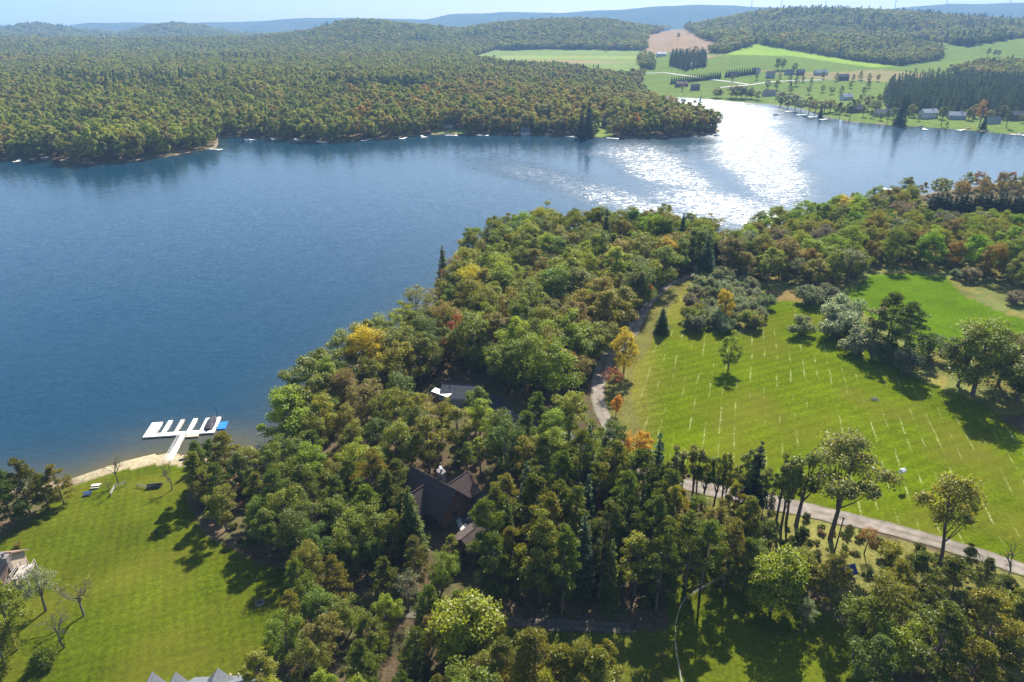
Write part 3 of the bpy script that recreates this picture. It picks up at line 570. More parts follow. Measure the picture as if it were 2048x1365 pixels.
# --- trees that stand out
hero('open','dull',1660,1078,872,'tall wide tree with long bare trunk on the verge of the gravel road', 1.0, var=0)
hero('open','olive',1882,1128,962,'leaning tree with brown tinged crown overhanging the gravel road', .95, (0,.12), var=1)
hero('slim','green',1592,1052,892,'tall slim tree close beside the widest roadside tree', 1.1); hero('slim','bright',1572,1046,925,'short yellow green slim tree beside the gravel road')
hero('thin_spruce','dark',1497,1036,877,'tall ragged dark spruce standing beside the gravel road', 1.1, var=0)
for a,b_,t in ((1448,1010,932),(1476,1020,915),(1484,1032,895)): hero('slim','dull',a,b_,t,'thin dark tree in the roadside row next to the ragged spruce', .75, group='thin trees in the roadside row')
for a,b_,t in ((1535,1042,942),(1522,1040,950)): hero('thin_spruce','greybrown',a,b_,t,'nearly dead thin conifer between the ragged spruce and the wide roadside tree', .7, group='dead conifers by the road', var=1)
for a,b_,t,c_ in ((1345,1008,888,'dull'),(1362,1000,896,'olive'),(1383,1008,886,'pineolive'),(1402,1014,902,'green')): hero('slim',c_,a,b_,t,'slim dark trunked tree in the clump where the road bends', .95, group='clump of slim trees at the road bend')
hero('oval','lime',1541,1222,1093,'rounded lime green tree alone on the shaded yard', .95)
hero('spruce','pine',826,1108,968,'dense conical spruce standing against the brown house', 1.15); hero('bushy_pine','green',742,1075,972,'soft green pine beside the conical spruce', 1.0)
hero('oval','bright',935,1318,1186,'large bright green tree beside the shaded dirt track', 1.15)
hero('broadleaf','yellow',1247,748,655,'yellow tree at the hay field edge beside the road', .85); hero('broadleaf','gold',1268,942,850,'golden tree at the hay field corner by the road bend', .85)
hero('sparse','red',1226,786,732,'small red tree beneath the yellow tree at the field edge', 1.2); hero('broadleaf','gold',1232,830,788,'small golden tree between the red tree and the field corner', .9)
hero('spruce','pine',1323,665,612,'small dark conifer alone at the top of the hay field', 1.7); hero('broadleaf','lime',1456,742,660,'multi stemmed yellow green tree alone in the hay field', .85, var=4)
hero('shrub','grey',1601,668,630,'round grey green bush alone in the hay field', 1.15); hero('wide_spruce','blue',1410,552,462,'tall broad blue green spruce where the lane ends'); hero('spruce','dark',1208,520,415,'dark spruce spire above the lakeside wood', .9)
for a,b_,t in ((1330,500,425),(1360,505,423),(1378,500,430)): hero('spruce','dark',a,b_,t,'dark spruce by the lake near the broad blue green spruce', 1.0, group='dark spruces by the lake')
hero('spruce','pine',888,575,488,'narrow dark spruce at the water edge of the wood'); hero('broadleaf','orange',1297,612,566,'small orange tree beside the lane through the wood', .7)
hero('broadleaf','lime',1112,806,664,'big domed light green tree beside the wooded lane', 1.08, var=2); hero('sparse','red',927,728,624,'scarlet topped tree amid the green lakeside wood', 1.0)
hero('sparse','rust',905,740,660,'rust red tree below the scarlet topped one', 1.0)
hero('spruce','dark',395,940,888,'small dark spruce on the beach beside the dock', 1.1)
hero('bare','brown',236,967,905,'leafless tree on the shore by the pale picnic table'); hero('bare','brown',344,980,918,'leafless forked tree beside the row of garden chairs'); hero('bare','brown',221,992,958,'leaning bare stump tree beside the wooden rail', .8)
for i,(a,b_,t) in enumerate(((62,1032,925),(128,1008,934),(28,1050,940),(98,1018,950),(-8,1035,965),(-40,1050,950))): hero('bushy_pine','pineolive' if i%2 else 'pine',a,b_,t,f'{("dark","olive")[i%2]} bushy pine in the lakeshore clump beside the lawn', 1.0, group=('dark','olive')[i%2]+' pines on the lakeshore')
hero('sparse','silver',92,1222,1135,'silvery leaved tree beside the tan roofed house', 1.1); hero('pine','green',34,1300,1172,'green pine in front of the tan roofed house', 1.1); hero('bare','brown',168,1232,1128,'leafless tree standing in an orange mulch bed on the lawn', 1.0)
hero('bare','brown',128,1296,1215,'leafless tree with white satellite twigs by the silvery tree', 1.1)['label'] = 'leafless tree near the green pine below the silvery one'
hero('bushy_pine','green',10,1330,1240,'low green pine at the foot of the lawn'); hero('shrub','green',85,1330,1300,'low shrub under the leafless lawn trees'); hero('shrub','brown',38,1095,1082,'round brown bush behind the tan roofed house', .9)
hero('sparse','rust',1728,1108,1050,'small rusty conifer shaped tree on the dry meadow', .9); hero('shrub','green',1780,1118,1085,'green bush on the dry meadow'); hero('bare','brown',2010,1160,1075,'thin leafless sapling beside the gravel road'); hero('bare','olive',1960,1142,1090,'leafless twig tree across the road from the sapling', .8)
for k_,c_,a,b_,t in (('pine','pineolive',1646,1218,1108),('pine','pine',1832,1228,1112),('pine','pine',1872,1300,1136),('pine','pine',1918,1160,1094),('bushy_pine','pine',1962,1180,1122),('pine','olive',1768,1236,1128),('pine','pineolive',1950,1370,1198),('bushy_pine','pineolive',1992,1300,1176),('pine','pine',1845,1400,1222),('bushy_pine','pineolive',1905,1430,1285),('pine','pine',2015,1430,1262),('pine','olive',2046,1300,1170),('bushy_pine','pine',1975,1250,1160)):
    lb = f'{WORD[c_]} {"bushy pine" if k_ != "pine" else "pine with a bare trunk"} in the grove below the dry meadow'; hero(k_,c_,a,b_,t,lb,1.1,(0,random.uniform(-.05,.12)),lb)
hero('sparse','silver',1607,1262,1198,'small silvery leaved tree on the yard at the grove edge', .8)
for c_,a,b_,t in (('green',1742,1290,1146),('bright',1782,1350,1222),('green',1706,1312,1190),('deep',1726,1400,1262),('green',1815,1330,1195)): hero('broadleaf',c_,a,b_,t,f'{WORD[c_]} broadleaf tree in the grove below the dry meadow',.9,group=f'{c_} broadleaf trees of the grove')
for c_,a,b_,t in (('deep',1915,772,668),('green',1945,790,640),('green',2034,800,672),('dull',1996,770,655),('dull',2080,820,690),('green',2075,760,650)): hero('broadleaf',c_,a,b_,t,f'{WORD[c_]} spreading tree on the far edge of the hay field',1.35,group=f'{c_} spreading trees of the hay field edge')
hero('bushy_pine','deep',1772,694,590,'dark pine between the two fields, taller of a pair', 1.15); hero('bushy_pine','deep',1802,724,610,'dark wide pine between the two fields, lower of a pair', 1.3); hero('slim','dull',1740,706,605,'thin leaved tree beside the dark pair of pines', 1.3)
for c_,a,b_,t,wd in (('silver',1686,644,585,1.),('silver',1666,668,606,1.1),('grey',1612,606,566,1.2),('greybrown',1645,604,566,1.2),('silver',1718,704,648,1.),('grey',1700,672,630,1.),('greybrown',1800,742,694,.9),('grey',1856,716,664,.9),('greybrown',1930,562,532,1.1),('grey',1908,556,536,1.),('greybrown',2030,606,578,1.2),('grey',1760,720,680,.9)):
    hero('shrub',c_,a,b_,t,f'{WORD[c_]} overgrown shrub in the hedge line between the fields',wd,group=f'{c_} shrubs between the fields')
hero('broadleaf','yellow',1446,646,572,'yellow topped tree rising from the silvery thicket', .8)
for c_,a,b_,t in (('bright',580,905,772),('green',604,880,764),('olive',640,850,755),('green',560,950,880),('olive',655,800,690),('dull',625,842,704)): hero('broadleaf',c_,a,b_,t,f'{WORD[c_]} tree leaning over the water where the wood meets the lake',1.15,group=f'{c_} trees overhanging the lake')
for a,b_,t,c_ in ((1425,1022,905,'dull'),(1440,1030,900,'olive'),(1516,1038,930,'dull'),(1552,1044,902,'green'),(1561,1062,915,'dull'),(1391,1002,900,'olive')): hero('slim',c_,a,b_,t,f'{WORD[c_]} slender tree standing between the road bend and the wide roadside tree', .8, group=f'{c_} slender roadside trees')
for k_,c_,a,b_,t in (('bushy_pine','pineolive',1010,1405,1290),('pine','pineolive',1076,1425,1266),('bushy_pine','olive',1042,1440,1308),('bushy_pine','pineolive',1112,1432,1298),('pine','pineolive',1166,1440,1290),('bushy_pine','pineolive',1192,1460,1312),('broadleaf','olive',978,1395,1298),('broadleaf','green',955,1440,1318)): hero(k_,c_,a,b_,t,f'{WORD[c_]} {"broadleaf tree" if k_=="broadleaf" else ("bushy pine" if k_!="pine" else "slim pine")} in the low stand south of the dirt track',1.05,group=f'{c_} {k_} low stand')
for k_,c_,a,b_,t,lb in (('bushy_pine','pine',800,1010,925,'dark green bushy pine against the wall end of the brown house'),('broadleaf','green',935,945,880,'mid green tree behind the chimney of the brown house'),('slim','olive',962,960,870,'olive slim tree behind the brown house'),('bushy_pine','pineolive',905,1130,1075,'olive tinged low pine in front of the garage'),('broadleaf','olive',840,860,780,'olive tree in front of the white porch roof'),
 ('pine','pine',1400,1180,1040,'dark green bare trunked pine at the top of the yard fence'),('pine','pineolive',1446,1172,1050,'olive tinged bare trunked pine above the shaded yard'),('bushy_pine','pine',1482,1185,1085,'dark green bushy pine beside the rounded lime green tree'),('broadleaf','olive',1590,1190,1100,'olive tree beside the rounded lime green tree'),('pine','pine',1370,1172,1030,'dark green tall pine where the yard fence begins')): hero(k_,c_,a,b_,t,lb)
# --- woods
wood([(1368,660),(1376,600),(1400,568),(1440,560),(1500,572),(1532,602),(1530,640),(1505,668),(1440,668)], 3.1, [('shrub','silver',4),('shrub','grey',5),('shrub','dull',3),('shrub','greybrown',2)], 'in the thicket at the top of the hay field', (3.6,6.2), .8, seed=4, maxn=60)
MIXN = [('broadleaf','green',7),('broadleaf','bright',4),('broadleaf','olive',7),('broadleaf','dull',4),('broadleaf','deep',2),('broadleaf','brown',2.6),('broadleaf','yellow',.6),('sparse','brown',1.2)]
wood([(582,905),(606,850),(655,792),(718,735),(795,683),(873,628),(916,575),(955,520),(1012,492),(1100,480),(1250,478),(1400,484),(1440,500),(1385,545),(1320,585),(1285,640),(1195,730),(1165,790),(1060,805),(1000,770),(860,775),(780,805),(700,835),(640,880)], 6.2, MIXN, 'in the lakeside wood beyond the cabin', (11,19), 1.08, seed=11, maxn=260)
wood([(560,960),(585,900),(640,880),(760,840),(850,835),(880,860),(960,850),(1010,900),(1080,880),(1190,880),(1235,920),(1240,960),(1120,985),(1020,985),(960,960),(930,930),(800,960),(700,1000),(600,1000)], 6.6, [('broadleaf','green',6),('broadleaf','bright',4),('broadleaf','olive',5),('broadleaf','deep',2),('broadleaf','brown',1),('bushy_pine','pine',2),('spruce','pine',1)], 'between the cabin and the brown house', (11.5,15), .95, seed=12, maxn=60)
wood([(395,965),(440,950),(560,965),(640,985),(800,975),(790,1020),(830,1075),(800,1120),(700,1125),(580,1125),(470,1085),(415,1040)], 5.2, [('bushy_pine','pine',4),('broadleaf','green',3),('broadleaf','deep',3),('bushy_pine','pineolive',3),('broadleaf','olive',1.5)], 'between the lawn and the brown house', (9.5,13), .95, seed=13, maxn=50)
wood([(570,1200),(640,1150),(760,1130),(850,1150),(905,1160),(900,1190),(850,1200),(815,1235),(900,1260),(990,1300),(1000,1480),(520,1500),(520,1360),(560,1280)], 4.9, [('broadleaf','green',4),('bushy_pine','pineolive',4),('broadleaf','olive',3),('bushy_pine','pine',3),('broadleaf','bright',2),('broadleaf','brown',1),('sparse','greybrown',.8)], 'in the wood beside the lower lawn', (7.5,10.5), .85, seed=14, maxn=75)
wood([(985,1085),(1010,1060),(1100,1010),(1240,985),(1305,1010),(1335,1060),(1340,1120),(1330,1180),(1320,1235),(1180,1238),(1000,1232),(975,1180)], 4.6, [('pine','pine',5),('bushy_pine','pine',2),('spruce','blue',1.6),('spruce','pine',1.2),('pine','pineolive',4),('broadleaf','olive',.5)], 'in the tall pine stand above the dirt track', (13,18.5), .85, seed=15, maxn=80)
wood([(1345,1050),(1440,1050),(1490,1100),(1440,1160),(1345,1165)], 4.6, [('broadleaf','olive',3),('broadleaf','green',3),('bushy_pine','pineolive',2),('slim','dull',2)], 'between the pine stand and the roadside row', (8.5,12), .8, seed=21, maxn=22)
wood([(1420,1060),(1480,1060),(1560,1110),(1640,1150),(1600,1180),(1500,1150)], 5.5, [('broadleaf','green',2),('broadleaf','rust',1),('bushy_pine','pine',2)], 'above the yard fence', (6,9), .95, seed=16, maxn=9)
wood([(960,1410),(1200,1410),(1230,1480),(1000,1520)], 4.6, [('bushy_pine','pineolive',4),('pine','olive',3),('broadleaf','olive',1)], 'in the low stand south of the dirt track', (10,12.5), .9, seed=17, maxn=14)
MIXR = [('broadleaf','bright',6),('broadleaf','olive',7),('broadleaf','green',4),('broadleaf','lime',3),('broadleaf','brown',1.2),('broadleaf','yellow',.5),('broadleaf','dull',3),('sparse','greybrown',1.2)]
wood([(1448,552),(1470,500),(1505,472),(1610,452),(1705,434),(1795,408),(1835,420),(1900,455),(2060,470),(2140,520),(2060,590),(1985,570),(1940,545),(1880,540),(1740,540),(1690,570),(1600,575),(1540,570)], 6.0, MIXR, 'in the wood behind the two fields', (9,16), 1.1, seed=18, maxn=260)
wood([(1810,402),(1855,392),(1965,376),(2065,366),(2150,372),(2100,394),(1990,394),(1880,400)], 8.5, [('broadleaf','olive',4),('sparse','brown',3),('broadleaf','bright',2),('broadleaf','rust',1)], 'on the shore beyond the dark spruce row', (8,12), 1.0, seed=19, maxn=32)
for i in range(24):
    a = 1850+i*9.6; hero('spruce','dark',a,450+i*0.3,386+random.uniform(-6,6),'dark spruce in the dense straight row by the lake', 1.5, group='dense row of dark spruces')

# ------------------------------------------------------------------ what nobody could count: instanced masses
def gn_scatter(name, coll, x, y, z, scl, colr, idx, label, cat):
    n = len(x); me = bpy.data.meshes.new(name); me.vertices.add(n); me.vertices.foreach_set('co', np.stack([x, y, z], 1).astype(np.float32).ravel())
    def attr(nm, typ, prop, val): me.attributes.new(nm, typ, 'POINT').data.foreach_set(prop, np.asarray(val, np.float32 if typ != 'INT' else np.int32).ravel())
    attr('tcol', 'FLOAT_COLOR', 'color', np.c_[colr, np.ones(n)]); attr('scl', 'FLOAT_VECTOR', 'vector', scl); attr('rot', 'FLOAT_VECTOR', 'vector', np.stack([x*0, x*0, RNG.random(n)*6.28], 1)); attr('idx', 'INT', 'value', idx)
    fo = tag(link(name, me), label, cat, kind='stuff')
    ng = bpy.data.node_groups.new(name, 'GeometryNodeTree'); ng.interface.new_socket('Geometry', in_out='INPUT', socket_type='NodeSocketGeometry'); ng.interface.new_socket('Geometry', in_out='OUTPUT', socket_type='NodeSocketGeometry')
    N_ = ng.nodes; gi = N_.new('NodeGroupInput'); go = N_.new('NodeGroupOutput'); ci = N_.new('GeometryNodeCollectionInfo'); ip = N_.new('GeometryNodeInstanceOnPoints')
    ci.inputs['Collection'].default_value = coll; ci.inputs['Separate Children'].default_value = True; ci.inputs['Reset Children'].default_value = True; ip.inputs['Pick Instance'].default_value = True
    def na(nm, typ):
        q = N_.new('GeometryNodeInputNamedAttribute'); q.data_type = typ; q.inputs['Name'].default_value = nm; return q.outputs['Attribute']
    L_ = ng.links; L_.new(gi.outputs[0], ip.inputs['Points']); L_.new(ci.outputs[0], ip.inputs['Instance']); L_.new(na('idx','INT'), ip.inputs['Instance Index']); L_.new(na('scl','FLOAT_VECTOR'), ip.inputs['Scale'])
    er = N_.new('FunctionNodeEulerToRotation'); L_.new(na('rot','FLOAT_VECTOR'), er.inputs[0]); L_.new(er.outputs[0], ip.inputs['Rotation']); L_.new(ip.outputs[0], go.inputs[0])
    fo.modifiers.new(name, 'NODES').node_group = ng; return fo
def crown_coll(name, kind):
    pc = bpy.data.collections.new(name)
    for i, (cr, _) in enumerate(PROTO[kind]):
        m_ = cr.copy(); m_.materials.clear(); m_.materials.append(M['far_leaf']); o = bpy.data.objects.new(f'{name}_{i}', m_); pc.objects.link(o)
    return pc
LMK = [((905,790),'the cabin'),((870,1000),'the brown house'),((950,1075),'the garage'),((1112,806),'the big domed tree'),((927,728),'the scarlet topped tree'),((888,575),'the narrow shoreline spruce'),((1208,520),'the dark spruce spire'),((1410,552),'the broad lane spruce'),((1297,612),'the small orange tree'),((1247,748),'the yellow tree'),((1268,942),'the golden corner tree'),
 ((1541,1222),'the lime green tree'),((826,1108),'the conical spruce'),((935,1318),'the bright track tree'),((395,940),'the small beach spruce'),((520,1208),'the fire pit'),((1350,1240),'the split rail fence'),((1450,620),'the silvery thicket'),((1790,710),'the dark pine pair'),((1686,644),'the hedge line shrubs'),((1900,446),'the dark spruce row'),((1310,960),'the road bend'),((1300,1000),'the white parked car'),((545,880),'the fallen log'),
 ((1060,1245),'the dirt track'),((1830,548),'the upper grass field'),((1600,600),'the upper hay field'),((1000,500),'the outer wood tip'),((700,780),'the wooded bay'),((1400,480),'the lake spruces'),((430,1040),'the shaded lawn corner'),((1100,900),'the cabin drive'),((1785,385),'the pale dock'),((610,1320),'the lower lawn edge')]
LMW = np.array([G(*q[0])[:2] for q in LMK])
def place_label(colr, kind, b, h_):
    d = LMW-np.array(b[:2]); i = int(np.argmin((d**2).sum(1))); dx, dy = -d[i]; r = math.hypot(dx, dy)
    side = 'right beside' if r < 5 else ('on the lake side of' if dx < -abs(dy) else ('on the inland side of' if dx > abs(dy) else ('on the far shore side of' if dy > 0 else 'on the lawn side of')))
    kw = dict(broadleaf='broadleaf tree', slim='slim tree', sparse='thin leaved tree', pine='bare trunked pine', bushy_pine='bushy pine', spruce='spruce', shrub='shrub')[kind]
    lim = dict(shrub=(4.4,5.4)).get(kind, (11.5,15)); sz = 'small ' if h_ < lim[0] else ('tall ' if h_ > lim[1] else '')
    return f'{sz}{WORD[colr]} {kw} {side} {LMK[i][1]}'
PEND.sort(key=lambda q: q[0]); nb = 0; REST = []; NB_MAX = 300-sum(1 for o in COL.objects if o.name.startswith('broadleaf_tree'))
for D__, kind, colr, b, h_, lb, wd in PEND:
    if kind_name(kind, colr) == 'broadleaf_tree':
        nb += 1
        if nb > NB_MAX: REST.append((kind, colr, b, h_, wd)); continue
    lb = place_label(colr, kind, b, h_); put_tree(kind, colr, b, h_, lb, lb, wd)
print('single broadleaf', min(nb, NB_MAX), 'rest', len(REST))
if REST:
    B_ = np.array([r[2] for r in REST]); s_ = np.array([r[3]/16 for r in REST]); w__ = np.array([r[4] for r in REST]); c_ = np.array([CC[r[1]] for r in REST])*np.exp(RNG.normal(0, .13, (len(REST),3)))
    gn_scatter('woodland', crown_coll('woodland_crown', 'broadleaf'), B_[:,0], B_[:,1], B_[:,2], np.stack([s_*w__, s_*w__, s_], 1), c_, RNG.integers(0, len(PROTO['broadleaf']), len(REST)), 'yellowing broadleaf woodland massed behind the fields along the lake', 'woodland')
# low growth on the floor of the woods
ux = []; uy = []
for W in WPOLY:
    lo, hi = W.min(0), W.max(0); k = int((hi-lo).prod()/9); x = RNG.uniform(lo[0], hi[0], k); y = RNG.uniform(lo[1], hi[1], k); s_ = inpoly(x, y, W); ux.append(x[s_]); uy.append(y[s_])
mw = np.array([g[:2] for g in GV(MEADOW[:9]+[(2200,1380),(1950,1300),(1640,1180),(1480,1060)])]); x = RNG.uniform(mw[:,0].min(), mw[:,0].max(), 700); y = RNG.uniform(mw[:,1].min(), mw[:,1].max(), 700); s_ = inpoly(x, y, mw); ux.append(x[s_]); uy.append(y[s_])
ux = np.concatenate(ux); uy = np.concatenate(uy); uz = height(ux, uy); px_, py_ = proj(ux, uy, uz); ok = uz > .3
for kk in CLEAR+[FIELD, FIELD2, LAWN, YARD, [(1270,930),(1330,948),(1500,983),(1750,1042),(2048,1128),(2100,1170),(2048,1160),(1750,1075),(1500,1010),(1330,985)]]: ok &= ~inpoly(px_, py_, kk)
ux, uy, uz = ux[ok], uy[ok], uz[ok]; n = len(ux); us = RNG.uniform(.12, .48, n)**1.0; print('undergrowth', n)
uc = np.array([(.13,.14,.03),(.10,.13,.025),(.20,.14,.05),(.17,.16,.05),(.08,.10,.02)])[RNG.integers(0,5,n)]*np.exp(RNG.normal(0,.2,(n,1)))
gn_scatter('undergrowth', crown_coll('undergrowth_crown', 'shrub'), ux, uy, uz-.05, np.stack([us, us, us*RNG.uniform(.6,1.1,n)], 1), uc, RNG.integers(0,4,n), 'low scrub and saplings on the floor of the woods', 'undergrowth')
# ------------------------------------------------------------------ far woods: too many to count, one object instanced from a few crowns
pc = bpy.data.collections.new('far_crowns')
for i in range(7):
    cr, _ = broadleaf(700+i, 13, 5.2, .10, 15, 1150, .85, False, True); o = bpy.data.objects.new(f'a{i}_far_crown', cr); pc.objects.link(o)
for i in range(2):
    cr, _ = spruce(720+i, 15, 2.8, .05, 520, 1.1, 12, 0, True); o = bpy.data.objects.new(f'b{i}_far_conifer', cr); pc.objects.link(o)
def far_points(spacing_fn, d0, d1, rng):
    out = []; D = d0
    while D < d1:
        sp = spacing_fn(D); na = int(2*math.radians(47)*D/sp); a = (np.arange(na)+rng.random(na))*sp/D-math.radians(47); d = D+sp*(rng.random(na)-.5)*1.1
        out.append(np.stack([d*np.sin(a), d*np.cos(a), np.full(na, sp)], 1)); D += sp*.86
    return np.concatenate(out)
def sp_fn(D): return 8.0*max(1, D/1150)
pts = far_points(sp_fn, 440, 4900, RNG); x, y, spc = pts.T
sd_ = sdist(x, y, LAKE); z = height(x, y, sd_); px_, py_ = proj(x, y, z); ok = (sd_ < -1.5) & (px_ > -260) & (px_ < 2320)
fieldm = np.zeros(len(x), bool)
for poly, _c in FIELDS: fieldm |= inpoly(px_, py_, poly)
con = np.zeros(len(x), bool)
for i, poly in enumerate(WOODS):
    k = inpoly(px_, py_, poly); fieldm &= ~k
    if i in (0, 1): con |= k
D_ = np.hypot(x, y); ok &= ~fieldm
right_shore = (px_ > 1290) & (D_ < 1200) & ~con & (py_ > 160); ok &= ~(right_shore & (py_ < 215) & (px_ > 1340)) & ~((px_ > 1450) & (py_ > 185) & ~con)
x, y, z, spc, px_, py_, con, D_ = (q[ok] for q in (x, y, z, spc, px_, py_, con, D_)); n = len(x); print('far trees', n)
edge = ((px_ > 1500) & (py_ < 135) & (fbm(x, y, 160, 41) > .5)) | (fbm(x, y, 120, 42) > .74); iscon = con | (edge & (RNG.random(n) < .35)) | (RNG.random(n) < .006)
pal = np.array([(.155,.175,.028),(.190,.215,.030),(.200,.190,.036),(.20,.165,.050),(.115,.140,.026),(.165,.170,.050),(.27,.17,.035),(.25,.24,.03)])
near_shore = (D_ < 900)
cidx = RNG.choice(8, n, p=[.28,.24,.22,.04,.11,.08,.006,.024]); mixp = fbm(x, y, 220, 44); cidx = np.where((mixp > .66) & (RNG.random(n) < .4), 3, cidx); colr = pal[cidx]
cen = near_shore & (px_ > 700) & (px_ < 1460) & (RNG.random(n) < .4); colr[cen] = np.array([(.24,.195,.035),(.22,.21,.03),(.31,.18,.03)])[RNG.choice(3, cen.sum(), p=[.42,.52,.06])]
colr = colr*np.exp(RNG.normal(0, .13, (n,1)))*np.exp(RNG.normal(0, .035, (n,3))); colr *= 1.22; colr[iscon] = np.array((.058,.085,.034))*np.exp(RNG.normal(0, .15, (iscon.sum(),1)))
sc = spc/7.2*RNG.uniform(.72, 1.42, n)*(.85+.4*fbm(x, y, 70, 47)); sz = np.where(D_ > 1150, 0.72+0.28*sc, sc*1.0)*np.where(iscon, 1.15, 1.0)*np.where(con, .95, 1)
sz *= np.where((px_ < 440) & (D_ < 620), 1.1, 1.0)
gn_scatter('forest', pc, x, y, z-.3, np.stack([sc, sc, sz], 1), colr, np.where(iscon, 7+RNG.integers(0, 2, n), RNG.integers(0, 7, n)), 'dense mixed autumn forest covering the far shore and hills', 'forest')
# --- single trees of the far village and shore
def farpos(px, py):
    z = 5.0
    for _ in range(30):
        p = P(px, py, z); z = .7*z+.3*hz(p[0], p[1])
    return np.array([p[0], p[1], hz(p[0], p[1])])
def far_tree(kind, colr, px, py, hm, label, wide=1.0, group=None): return put_tree(kind, colr, farpos(px, py), hm, label, group or label, wide, name='garden_tree' if NAME[kind] == 'broadleaf_tree' else None)
far_tree('wide_spruce','dark',1176,276,33,'very tall dark pine towering at the far shoreline',.75); far_tree('wide_spruce','dark',1162,276,27,'second tall dark pine beside the towering one',.8)
far_tree('wide_spruce','dark',1798,250,30,'tall dark spruce on the far lawn beside the bright grey lake house',.9); far_tree('sparse','rust',1957,256,26,'large rust brown tree on the far shore'); far_tree('spruce','dark',1966,258,13,'dark evergreen under the rust brown shore tree',1.4)
for a,b_,hh,kd,cl in ((1640,237,15,'spruce','dark'),(1678,243,18,'pine','dark'),(1698,243,21,'pine','dark'),(1773,249,13,'pine','pine'),(1882,252,19,'slim','pine'),(2012,256,17,'slim','pine'),(1893,254,5,'bushy_pine','pine')): far_tree(kd,cl,a,b_,hh,f'{WORD[cl]} {"spruce" if kd=="spruce" else "tree"} on the lawn of the far lakeshore',1.1)
for a,b_,hh in ((1433,196,17),(1440,196,14),(1462,196,18),(1472,197,20),(1482,197,19),(1492,198,20),(1502,198,18),(1516,200,14),(1560,214,22),(1575,218,20),(1590,219,22),(1602,222,17),(1618,224,21),(1630,226,18),(1648,226,18),(1660,224,16),(1735,222,20),(1750,226,18)): far_tree('broadleaf','dull' if a%3 else 'greybrown',a,b_,hh*.85,f'{"dull green" if a%3 else "grey brown"} tree along the village shore',1.45)
for a,b_,hh in ((1560,157,9),(1580,163,12),(1592,172,14),(1605,165,10),(1622,168,10),(1645,158,12),(1672,162,12),(1706,162,10),(1720,160,13),(1738,163,12),(1755,163,12),(1786,168,13),(1535,178,14),(1553,180,15),(1580,187,14),(1617,189,13),(1645,185,11),(1663,189,12),(1682,190,12),(1727,189,11),(1700,176,10),(1736,176,11),(1465,162,10),(1513,160,11),(1365,182,9),(1830,148,9),(1845,149,8),(1858,148,9),(1876,149,11),(1895,149,11)): far_tree('broadleaf' if a%2 else 'bushy_pine',('brown','dull','pine')[a%3],a,b_,hh*.9,f'{("brown","dull green","dark green")[a%3]} {"round" if a%2 else "conical"} tree dotted on the village lawns',1.15)
for a,b_,hh in ((1742,236,9),(1760,241,8),(1786,238,12),(1822,234,13),(1836,242,6),(1880,238,12),(1896,234,10),(1936,240,12),(1946,236,14),(1976,240,11),(2002,238,14),(2044,246,9),(1726,234,12),(1692,230,11),(1672,228,13),(1752,222,17),(1716,216,14)): far_tree('broadleaf' if a%3 else 'bushy_pine',('dull','pine')[a%2],a,b_,hh,f'{("dull green","dark green")[a%2]} garden tree between the far lake houses',1.15)
for i in range(22): far_tree('spruce','dark',1343+i*4.6,168-i*.55,10.5,'spruce in the clipped evergreen screen on the village slope',1.25)
for i in range(12): far_tree('spruce','dark',1452+i*5.2,154-i*.55,11,'spruce in the second evergreen screen on the village slope',1.3)
for a,b_,hh in ((1300,130,17),(1292,132,14),(1356,79,16),(1212,106,13),(1390,106,14),(1975,113,15),(1988,114,13),(1996,114,13),(1555,140,19),(1565,140,17),(1588,146,15),(988,121,12)): far_tree('broadleaf','deep',a,b_,hh,'dark lone tree standing on the open farmland',1.1)
